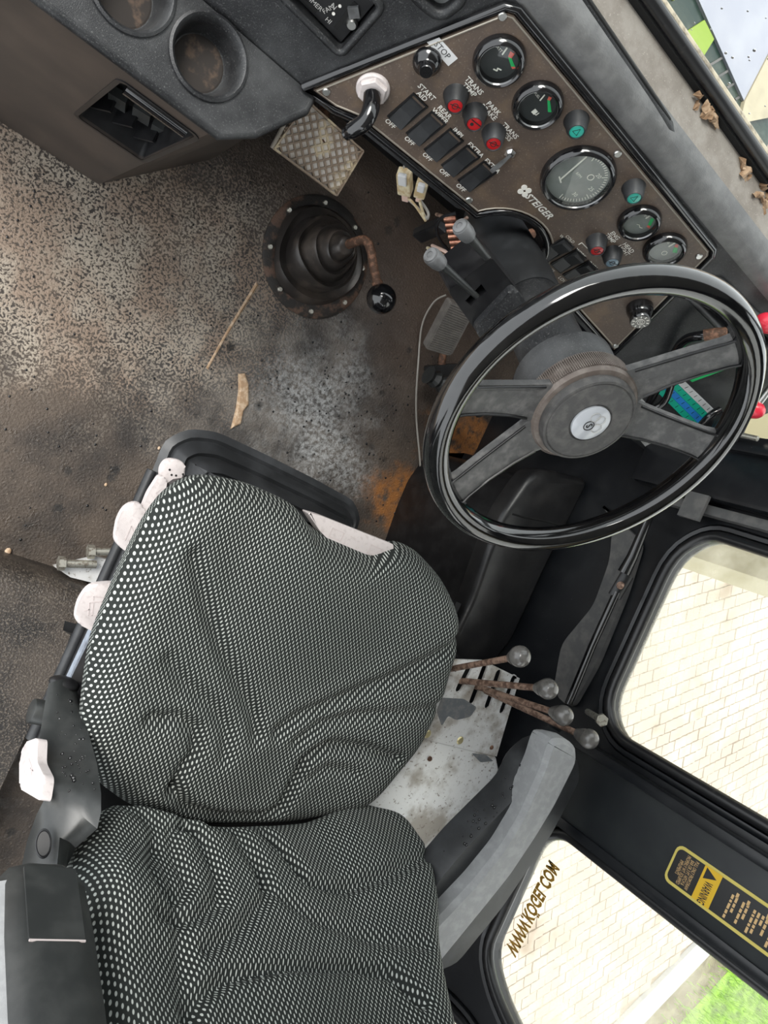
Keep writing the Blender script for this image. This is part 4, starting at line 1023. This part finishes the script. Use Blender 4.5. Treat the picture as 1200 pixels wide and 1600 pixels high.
# side rails
for k, (dx, zt, mt) in enumerate(((0,.33,'rubber'),(.016,.345,'satin_black'),(.034,.36,'grey_plastic'))):
    A = onz(238,735,zt); B = onz(92,1062,zt); pth = [A+V((dx,0,0)), B+V((dx,-.1,0))]
    obj('side_rail', tube(pth, .009, 8), mt, seat, smooth=60)
M('rail_blue', (.3,.34,.4), (.2,.22,.26), 60, (.4,.7), .4)
obj('side_pan', box(WF, .428,-.47,.36,.455,-.16,.375), 'rail_blue', seat)
for k in range(5):
    p = onz(290+k*18, 752+k*6, .40); obj('exposed_bracket', box(WF, p.x-.008, p.y-.006, .38, p.x+.008, p.y+.008, .405+.006*(k%2)), 'satin_black', seat)
# white control tabs
def tab(pts, z, lab, mt='white_plastic', th=.012, r=.01, tilt=0):
    pl_ = roundpoly([tuple(onz(x, y, z)[:2]) for x, y in pts], r)
    o = obj('control_tab', prism(pl_, Fr((0,0,z), (1,0,0), (0,1,0)), -th, 0, bevel=.004, seg=2), mt, seat, smooth=40); o['label'] = lab; return o
def tmark(o, pts, z, w=.0014): obj('tab_mark', strip(Fr((0,0,z), (1,0,0), (0,1,0)), [tuple(onz(x, y, z)[:2]) for x, y in pts], w, 0, .0004), 'line_grey', o)
t1 = tab(((198,788),(222,784),(240,840),(222,880),(178,848),(184,810)), .415, 'off white rounded adjuster tab ahead of the pictogram tab', r=.012)
tmark(t1, ((195,845),(205,822),(212,838),(222,815)), .4152)
t2 = tab(((140,914),(185,910),(188,945),(155,992),(116,972),(122,940)), .43, 'off white square tab with seat pictogram', r=.012)
for pth in (((138,962),(140,942),(160,940),(158,962),(138,962)), ((146,942),(144,962)), ((132,955),(140,952)), ((146,938),(146,932),(164,934))): tmark(t2, pth, .4302)
t3 = tab(((250,732),(262,716),(288,720),(292,738),(272,772),(255,775)), .40, 'white rounded lever end with dark dots', r=.011)
for x, y in ((265,734),(268,742),(275,743),(286,741)): obj('tab_dot', lathe(Fr(onz(x,y,.4), (1,0,0), (0,1,0)), [(.0017,0),(.0017,.0006)], 10), 'print_black', t3)
t4 = tab(((250,742),(262,748),(258,775),(230,812),(218,805),(232,770)), .412, 'white tapered lever handle', r=.006)
tmark(t4, ((238,785),(246,776),(244,770),(252,764)), .4122)
t5 = tab(((480,800),(502,806),(618,852),(600,880),(515,845),(500,830)), .515, 'white front slide lever under the cushion edge', r=.006, th=.02)
for x in (520,580):
    y = 800+ (x-480)*.43+8
    tmark(t5, ((x,y),(x+18,y+8),(x+12,y+20),(x-6,y+13),(x,y)), .5152)
tmark(t5, ((548,838),(556,842)), .5152)
obj('tab_stem', tube([onz(195,915,.40), onz(175,925,.40)], .012, 8), 'white_plastic', seat, smooth=60)
# bolts at the left foot of the base
for k, (x, y, x2) in enumerate(((96,880,150),(142,862,172))):
    A = onz(x, y, .09); B = onz(x2, y+ (2 if k==0 else 0), .09)
    b_ = obj('anchor_bolt', tube([A, B], .0075, 10), 'zinc_bolt', seat, smooth=60)
    d = (B-A).normalized(); F = Fr(A, d.orthogonal(), d.cross(d.orthogonal())); F.n = d; F.y = F.n.cross(F.x)
    obj('bolt_head', lathe(F, [(.013,-.006),(.013,.006)], 6), 'zinc_bolt', b_)
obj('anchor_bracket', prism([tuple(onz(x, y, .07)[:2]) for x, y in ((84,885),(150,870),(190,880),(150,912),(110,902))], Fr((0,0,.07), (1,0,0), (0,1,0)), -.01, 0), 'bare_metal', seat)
# left recliner cover: a grey plastic moulding running from the cushion side up to the arm pivot
def sx(x, y, X): return onx(x, y, X)
XL = .395
sec = [  # (outer px, crest px, inner px)
 ((76,1068),(98,1064),(122,1066)), ((70,1100),(92,1096),(128,1100)), ((62,1150),(84,1148),(140,1150)), ((62,1190),(86,1185),(152,1195)),
 ((78,1215),(98,1205),(158,1240)), ((74,1240),(100,1228),(158,1268)), ((56,1275),(98,1262),(152,1295)), ((42,1315),(90,1310),(118,1325)), ((34,1352),(86,1352),(104,1356)) ]
rings = []
for i, (o_, c_, i_) in enumerate(sec):
    xo = XL-.012; a_ = sx(*o_, XL-.02); b_ = sx(*c_, XL); d_ = sx(*i_, XL+.035)
    dn = V((0,-.015,-.05)); rings.append([a_+dn+V((.03,0,0)), a_, (a_+b_)*.5+V((-.002,.004,.004)), b_+V((0,.004,.004)), (b_+d_)*.5+V((0,.005,.005)), d_, d_+dn])
rc = obj('recliner_cover', loft(rings, True), 'grey_plastic', seat, smooth=55)
obj('cover_front_cap', ball(sx(100,1068,XL+.005), .02, 14, (1.1,.5,.8)), 'satin_black', rc, smooth=80)
K = sx(58,1112,XL-.02); Fk = Fr(K, (0,1,0), (0,0,1)); Fk.n = V((-1,0,0)); Fk.y = Fk.n.cross(Fk.x)
obj('adjuster_knob', lathe(Fk, [(.017,-.02),(.017,.004),(.016,.008),(.013,.009)], 26), 'grey_plastic', seat, smooth=40)
lv = [sx(x, y, XL-.035) for x, y in ((60,1152),(38,1160),(30,1185),(30,1232),(64,1252),(70,1215),(58,1190))]
Fl = Fr((XL-.035,0,0), (0,-1,0), (0,0,1)); o = obj('recliner_lever', prism(roundpoly([(-p.y, p.z) for p in lv], .008), Fl, -.012, .0, bevel=.003), 'white_plastic', seat, smooth=40); o['label'] = 'white recliner lever'
obj('lever_mark', strip(Fl, [(-p.y, p.z) for p in (sx(45,1186,XL-.035), sx(52,1205,XL-.035), sx(48,1200,XL-.035), sx(50,1212,XL-.035))], .0014, 0, .0005), 'line_grey', o)
em_c = sx(68,1318,XL-.016); Fe = Fr(em_c, V((0,-.55,.75)), V((0,-.75,-.55))); 
nrm = (C0-em_c).normalized(); Fe = Fr(em_c+nrm*.006, V((0,-.4,.9))-nrm*V((0,-.4,.9)).dot(nrm), nrm.cross(V((0,-.4,.9))-nrm*V((0,-.4,.9)).dot(nrm)))
obj('oval_button', loops(Fe, [([(1.0*a, .55*b) for a, b in circ(0,0,.0165,28)], -.004), ([(a, .55*b) for a, b in circ(0,0,.0165,28)], .001), ([(a*.86, .47*b) for a, b in circ(0,0,.0165,28)], .002), ([(a*.8, .42*b) for a, b in circ(0,0,.0165,28)], .0005)]), 'satin_black', rc, smooth=40)
# left arm rest folded up
AL = [sx(x, y, .36) for x, y in ((0,1375),(40,1352),(100,1358),(128,1385))]
pv = sx(66,1352,.37) + V((0,-.012,.038)); up_ = V((0,-math.sin(REC), math.cos(REC)))
FA = Fr(pv, (1,0,0), (0,.97,.24)); rings = []
for u, w, dp in ((-.012,.030,.02),(-.004,.044,.034),(.02,.050,.040),(.08,.052,.042),(.16,.052,.042),(.26,.050,.040),(.34,.044,.034),(.36,.03,.02)):
    c = pv + up_*u + V((-.012,0,0)); f = V((0,1,0)); rings.append([c+V((a*w,0,0))+f*(b*dp) for a, b in ((-1,-.6),(-1,.35),(-.82,.8),(-.4,1),(.4,1),(.82,.8),(1,.35),(1,-.6),(.6,-1),(-.6,-1))])
al = obj('folded_armrest', loft(rings), 'grey_plastic', seat, smooth=45); al['label'] = 'dark grey arm rest folded upright'
obj('armrest_pad', loft([[pv+up_*u+V((-.012-.040-dx,0,0))+V((0,b,0)) for dx, b in ((0,-.03),(.014,-.026),(.02,-.01),(.02,.01),(.014,.026),(0,.03))] for u in (.015,.03,.2,.33,.345)]), 'arm_pad', al, smooth=60)
ff = Fr(pv+up_*.02+V((-.012,.0405,0)), (-1,0,0), up_)
obj('hinge_cover', prism(rrect(-.028,-.012,.028,.075,.003), ff, -.001, .0015), 'grey_plastic', al); obj('hinge_gap', box(ff, -.028,.075,.0,.028,.0768,.0018), 'line_grey', al)
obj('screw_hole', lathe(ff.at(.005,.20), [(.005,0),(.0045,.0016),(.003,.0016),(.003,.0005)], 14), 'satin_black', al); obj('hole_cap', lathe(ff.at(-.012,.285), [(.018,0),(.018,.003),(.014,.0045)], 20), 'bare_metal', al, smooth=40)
# right arm rest, lowered
ZA = .735
top_o = [(x, y) for x, y in ((905,1180),(898,1162),(882,1154))]; 
Fz = Fr((0,0,ZA), (1,0,0), (0,1,0))
pad_px = [(866,1156),(890,1157),(905,1172),(904,1192),(870,1260),(840,1310),(800,1370),(760,1420),(685,1512),(640,1560),(600,1550),(640,1490),(685,1442),(745,1378),(785,1328),(815,1278),(850,1200),(858,1172)]
pad_w = [tuple(onz(x, y, ZA)[:2]) for x, y in pad_px]
ra = obj('armrest', loops(Fz, [(inset(roundpoly(pad_w,.012,2), .008), 0), (roundpoly(pad_w,.012,2), -.008), (roundpoly(pad_w,.012,2), -.03), (inset(roundpoly(pad_w,.012,2), .006), -.05)]), 'arm_pad', seat, smooth=40); ra['label'] = 'grey padded arm rest lowered on the right'
low_px = [(796,1182),(822,1156),(850,1150),(878,1165),(880,1200),(835,1285),(760,1395),(690,1480),(640,1500),(610,1440),(655,1350),(700,1297),(735,1262),(783,1214)]
lw = [tuple(onz(x, y, .66)[:2]) for x, y in low_px]; Fz2 = Fr((0,0,.66), (1,0,0), (0,1,0))
lwp = roundpoly(lw, .015, 2)
obj('armrest_support', loops(Fz2, [(inset(lwp,.006), .045), (inset(lwp,.001), .03), (lwp, -.01), (inset(lwp,.012), -.02)]), 'rubber', ra, smooth=40)
# rain drops standing on the recliner cover and arm rest side
from mathutils.bvhtree import BVHTree
def drops(target, quad, n, parent, seed):
    rr = random.Random(seed); mw = Matrix.Translation(ORG[target.name]); me = target.data
    tree = BVHTree.FromPolygons([mw @ v.co for v in me.vertices], [tuple(p.vertices) for p in me.polygons]); bm = bmesh.new()
    for i in range(n):
        s, t = rr.random(), rr.random(); x = lerp(lerp(quad[0],quad[1],s), lerp(quad[3],quad[2],s), t); d = ray(*x).normalized()
        loc, nr, _, _ = tree.ray_cast(C0, d)
        if loc is None: continue
        r = rr.choice((.001,.0012,.0015,.0024)); ball(loc, r, 8, (1,1.15,1), bm)
    if len(bm.verts): o = obj('raindrops', bm, 'gloss_black', parent, smooth=80); o['kind'] = 'stuff'
drops(rc, ((85,1085),(115,1085),(150,1240),(100,1240)), 60, seat, 5)
drops(bpy.data.objects['armrest_support'], ((800,1190),(850,1200),(720,1330),(690,1330)), 40, seat, 6)
# ================================================================== slotted metal cover and hydraulic levers
ZP = .50
def pzp(*pts): return [tuple(onz(x, y, ZP)[:2]) for x, y in pts]
FPz = Fr((0,0,ZP), (1,0,0), (0,1,0))
cov = thing('lever_console', 'bare grey metal console with slotted lever plate beside the seat', 'console', (1.2,-.35,0))
outl = pzp((700,1030),(755,1032),(812,1060),(776,1182),(600,1140))
holes = []
for x0_, y0_, x1_, y1_ in ((735,1040,717,1076),(757,1044,738,1095),(779,1052,762,1102),(803,1060,785,1110)):
    A = V((*pzp((x0_,y0_))[0],0)); B = V((*pzp((x1_,y1_))[0],0)); d = (B-A).normalized(); nn = V((-d.y, d.x,0)); w = .0075
    lp = []
    for c, s_ in ((A,1),(B,-1)):
        for k in range(7):
            t = math.pi*k/6; lp.append(tuple((c + nn*(w*math.cos(t)*s_) - d*(w*math.sin(t)*s_))[:2]))
    holes.append(lp)
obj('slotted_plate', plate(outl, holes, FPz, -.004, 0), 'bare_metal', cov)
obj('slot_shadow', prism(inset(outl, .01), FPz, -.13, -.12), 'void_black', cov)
cv = pzp((600,1138),(776,1182),(783,1215),(726,1282),(660,1348),(590,1300),(560,1240))
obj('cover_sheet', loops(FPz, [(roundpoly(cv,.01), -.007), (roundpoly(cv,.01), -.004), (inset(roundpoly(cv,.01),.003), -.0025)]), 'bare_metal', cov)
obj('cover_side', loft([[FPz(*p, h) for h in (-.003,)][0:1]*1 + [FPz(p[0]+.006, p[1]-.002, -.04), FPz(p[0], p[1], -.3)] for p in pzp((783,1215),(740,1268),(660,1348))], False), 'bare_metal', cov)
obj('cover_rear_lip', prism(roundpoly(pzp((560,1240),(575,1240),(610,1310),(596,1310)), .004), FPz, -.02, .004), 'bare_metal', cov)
obj('cover_body', prism(inset(pzp((700,1040),(808,1062),(776,1182),(775,1210),(660,1340),(590,1300),(600,1140)), .01), FPz, -.42, -.14), 'satin_black', cov)
for x, y, mt in ((668,1147,'brass_screw'),(719,1157,'brass_screw'),(768,1168,'rust'),(672,1186,'rust')):
    a, b = pzp((x, y))[0]; s_ = screw(FPz.at(a, b, -.002), 0, 0, .0085 if mt == 'brass_screw' else .005, cov, mt, 'screw', .004)
pt = roundpoly(pzp((690,1090),(725,1092),(745,1105),(735,1120),(712,1125),(700,1118),(690,1135),(682,1110)), .006); obj('worn_patch', prism(pt, FPz, 0, .0004), 'dark_patch', cov)
pt = roundpoly(pzp((738,1178),(760,1180),(772,1190),(752,1192)), .004); obj('worn_patch', prism(pt, FPz, -.0028, -.002), 'dark_patch', cov)
LK = [((700,1046),(810,1026),.69,'set furthest forward'), ((722,1064),(853,1076),.695,'second behind the foremost lever'), ((746,1073),(877,1117),.70,'third behind the foremost lever'), ((760,1080),(917,1153),.71,'nearest the arm rest tip')]
for b_, k_, z, w in LK:
    A = onz(*b_, ZP+.002); B = onz(*k_, z); d = (B-A).normalized()
    t_ = thing('hydraulic_lever', 'rusty hydraulic lever with grey ball knob, '+w, 'lever', A, 'hydraulic levers on the slotted plate')
    obj('lever_rod', tube([A-d*.05, A+(B-A)*.5, B], .0058, 8), 'rust_rod', t_, smooth=60)
    obj('ball_knob', ball(B+d*.004, .0175, 22), 'knob_grey', t_, smooth=80)
    Fk = Fr(B, d.orthogonal(), d.cross(d.orthogonal())); Fk.n = d; Fk.y = Fk.n.cross(Fk.x)
    obj('knob_neck', lathe(Fk, [(.008,-.022),(.012,-.014),(.015,-.006)], 16), 'knob_grey', t_, smooth=60)
# ================================================================== vinyl covered side console
ZV = .385
sc2 = thing('side_console', 'black vinyl covered side console along the right wall', 'console', (1.2,.1,0))
top = [tuple(onz(x, y, ZV)[:2]) for x, y in ((705,1005),(738,938),(765,860),(790,800),(830,742),(850,733),(905,745),(922,752),(862,872),(801,1003),(770,1040),(715,1035))]
tp = roundpoly(top, .02, 3)
FV = Fr((0,0,ZV), (1,0,0), (0,1,0))
obj('vinyl_cover', loops(FV, [(inset(tp,.012), .0), (inset(tp,.004), -.004), (tp, -.014), (inset(tp,.004), -.05), (inset(tp,.03), -.056)]), 'vinyl', sc2, smooth=45)
q0, q1 = onz(838,755,ZV+.001), onz(905,800,ZV+.001)
obj('cover_seam', tube([onz(x, y, ZV-.001) for x, y in ((800,803),(818,808),(850,814),(880,822))], .0025, 6), 'void_black', sc2)
obj('cover_clip', box(WF, 1.085,-.115,ZV-.03,1.10,-.075,ZV-.006), 'satin_black', sc2)
obj('console_body', loops(FV, [(inset(tp,.032), -.385), (inset(tp,.03), -.05)]), 'satin_black', sc2)
# dark inner wall between console and window sill
bm = loft([[V((x, y, z)) for x, z in ((1.290,0),(1.290,.36),(1.293,.40),(1.297,.56))] for y in (-.30,-.15,.05,.25,.42)], False)
obj('inner_wall_sheet', bm, 'wall_black', wall, smooth=40)
pl_ = roundpoly([FR.px(x, y) for x, y in ((945,790),(965,820),(960,880),(935,950),(885,1010),(872,1085),(900,1110),(940,1040),(985,930),(1010,850))], .02)
obj('wall_pressing', prism(pl_, Fr((1.286,0,0), (0,-1,0), (0,0,1)), -.01, .004, bevel=.004), 'dusty_grey', wall, smooth=40)
# steel strip on the floor edge under the console
for k, (x0_, y0_, x1_, y1_) in enumerate(((705,890,800,690),(716,900,812,695))):
    A = onz(x0_, y0_, .01); B = onz(x1_, y1_, .01); tag(obj('floor_strip', tube([A, B], .005, 6), ('edge_trim','satin_black')[k], smooth=60), ('narrow pale metal strip on the floor along the side console', 'narrow black strip on the floor along the side console')[k], 'strip')
# window latch linkage
lt = thing('latch_rod', 'black latch rod with tapered grip below the side window', 'latch', onx(890,1098,1.25))
XR = 1.25
obj('rod', tube([onx(888,1100,XR), onx(925,1010,XR), onx(964,925,XR)], .0075, 10), 'gloss_black', lt, smooth=60)
obj('lug', tube([onx(960,932,XR), onx(980,898,XR)], .013, 8, sx=.5), 'satin_black', lt, smooth=60)
obj('grip', tube([onx(975,895,XR-.005), onx(988,870,XR-.008), onx(1014,808,XR-.014)], lambda t: .0125-.004*t, 14), 'gloss_black', lt, smooth=60)
q = onx(970,915,XR-.012); screw(Fr(q, (0,-1,0), (0,0,1)), 0, 0, .0075, lt, 'rust_rod', 'pivot_bolt', .006)
A, B = onx(918,1112,1.285), onx(940,1125,1.235); b_ = thing('sill_bolt', 'zinc bolt sticking out of the sill below the side window', 'bolt', A)
obj('shank', tube([A, B], .006, 8), 'zinc_bolt', b_, smooth=60); d = (B-A).normalized(); F = Fr(B, d.orthogonal(), d.cross(d.orthogonal())); F.n = d; F.y = F.n.cross(F.x)
obj('head', lathe(F, [(.0115,-.004),(.0115,.004)], 6), 'zinc_bolt', b_)
# ================================================================== warning sticker on the pillar
XD = 1.2715; FDc = Fr((XD,0,0), (0,-1,0), (0,0,1))
c0p = FDc.px(1062,1318); c1p = FDc.px(1034,1372)
aL, aR = c0p[0], c1p[0]; zb = (c0p[1]+c1p[1])/2
wst = thing('warning_sticker', 'black and yellow warning sticker on the pillar between the windows', 'sticker', FDc(aL, zb))
aL, aR = min(aL,aR), max(aL,aR); wd = aR-aL
FDD = FDc.at((aL+aR)/2, zb, 0)         # a across the pillar, b up
obj('sticker_back', prism(rrect(-wd/2, 0, wd/2, .62, .012), FDD, -.001, .0006), 'decal_line', wst)
obj('sticker_field', prism(rrect(-wd/2+.005, .004, wd/2-.005, .616, .009), FDD, .0006, .0009), 'decal_black', wst)
y0_ = FDD.px(1082,1345)[1]; y1_ = FDD.px(1100,1352)[1]
wb0, wb1 = .052, .082
obj('warning_band', prism(rect(-wd/2+.004, wb0, wd/2-.004, wb1), FDD, .0009, .0012), 'decal_yellow', wst)
text('WARNING', .018, FDD, .010, (wb0+wb1)/2, wst, 'print_black', .0014, bold=.0004, sx=wd*.50/.079)
obj('warning_triangle', prism([(-wd/2+.006,wb0+.004),(-wd/2+.024,wb0+.004),(-wd/2+.015,wb1-.006)], FDD, .0012, .0014), 'print_black', wst)
text('PULL ONLY FROM DRAW\nBAR OR 3 PT. HITCH &\nPROPERLY WT. EQUIPPED\nIMPLEMENTS', .0088, FDD, 0, .028, wst, 'decal_orange', .0012, sx=wd*.8/.107)
r_ = random.Random(3); zz = wb1+.022; bm = bmesh.new()
for para in range(14):
    for ln in range(r_.choice((2,3,4))):
        a = -wd/2+.018; end = wd/2-.008 - (r_.random()*.02 if ln else 0)
        while a < end-.004:
            w = r_.uniform(.003,.009); box(FDD, a, zz, .0009, min(a+w,end), zz+.0037, .0012, bm); a += w+.0018
        zz += .0066
    box(FDD, -wd/2+.012, zz-.0078, .0009, -wd/2+.019, zz-.0036, .0012, bm)
    zz += .0045
    if zz > .60: break
o = obj('small_print', bm, 'decal_orange', wst)
# ================================================================== dry leaves on the ledge, flakes on the floor
def clump(x, y, r, lab, seed, yy=.826):
    rr = random.Random(seed); c = onz(x, y, yy); t_ = thing('dry_leaf_clump', lab, 'leaves', c, 'leaf litter along the windscreen seal')
    for k in range(5):
        bm = bmesh.new(); o_ = c + V((rr.uniform(-r,r)*1.2, rr.uniform(-r,r)*.5, rr.uniform(.002,.012))); n = 9; ring = []
        s_ = rr.uniform(.5,.9)*r; an_ = rr.uniform(0,6.3)
        for j in range(n):
            t = 2*math.pi*j/n; q_ = s_*(1+.35*rr.uniform(-1,1)); ring.append(bm.verts.new(o_+V((q_*math.cos(t)*math.cos(an_)-.5*q_*math.sin(t)*math.sin(an_), q_*math.cos(t)*math.sin(an_)+.5*q_*math.sin(t)*math.cos(an_), rr.uniform(-.4,.6)*r*.7))))
        cc = bm.verts.new(o_+V((0,0,.006))); c2 = bm.verts.new(o_+V((0,0,-.004)))
        for j in range(n): bm.faces.new((ring[j], ring[(j+1)%n], cc)); bm.faces.new((ring[(j+1)%n], ring[j], c2))
        obj('leaf', bm, 'leaf', t_)
clump(1084,166,.012,'curled brown leaf clump at the first gap of the windscreen seal',1); clump(1101,188,.014,'larger brown leaf clump beside the first one on the ledge',2)
clump(1158,273,.012,'small brown leaf clump alone at the windscreen seal',3); clump(1184,305,.019,'big brown leaf clump at the far end of the ledge',4)
def flake(name, pts, lab, z=.004, mt='mud_flake'):
    pl_ = [tuple(onz(x, y, 0)[:2]) for x, y in pts]; F = Fr((0,0,0), (1,0,0), (0,1,0))
    return tag(obj(name, loops(F, [(pl_, 0), (inset(pl_, .001), z), (inset(pl_, .004), z+.002)]), mt), lab, 'debris')
flake('mud_flake', ((372,584),(382,583),(388,600),(388,632),(380,642),(376,662),(360,670),(368,640),(372,612)), 'long tan mud flake lying on the floor before the seat', .004)
flake('floor_crack', ((400,440),(404,446),(345,540),(325,578),(322,574),(352,520)), 'thin tan mud streak running back from the gear lever boot', .0006)
for k, (x, y, r) in enumerate(((12,861,.006),(248,700,.003),(165,757,.003))):
    c = onz(x, y, 0); tag(obj('pebble', ball(c+V((0,0,r*.6)), r, 8, (1,1.3,.7)), 'mud_flake', smooth=60), ('pinkish pebble on the mat beside the rear deck','tiny pale pebble beside the seat skirt corner','tiny pale pebble on the dark mat beside the control tabs')[k], 'pebble')
bm = bmesh.new(); rr = random.Random(11)
for i in range(260):
    x, y = (rr.gauss(560,70), rr.gauss(640,70)) if i < 90 else (rr.uniform(0,640), rr.uniform(250,850)); c = onz(x, y, 0); r = rr.uniform(.0012,.003)
    ball(V((c.x, c.y, .0005)), r, 6, (1,1,.5), bm)
o = tag(obj('water_beads', bm, 'gloss_black', smooth=80), 'scattered water drops standing on the floor mat', 'water drops'); o['kind'] = 'stuff'
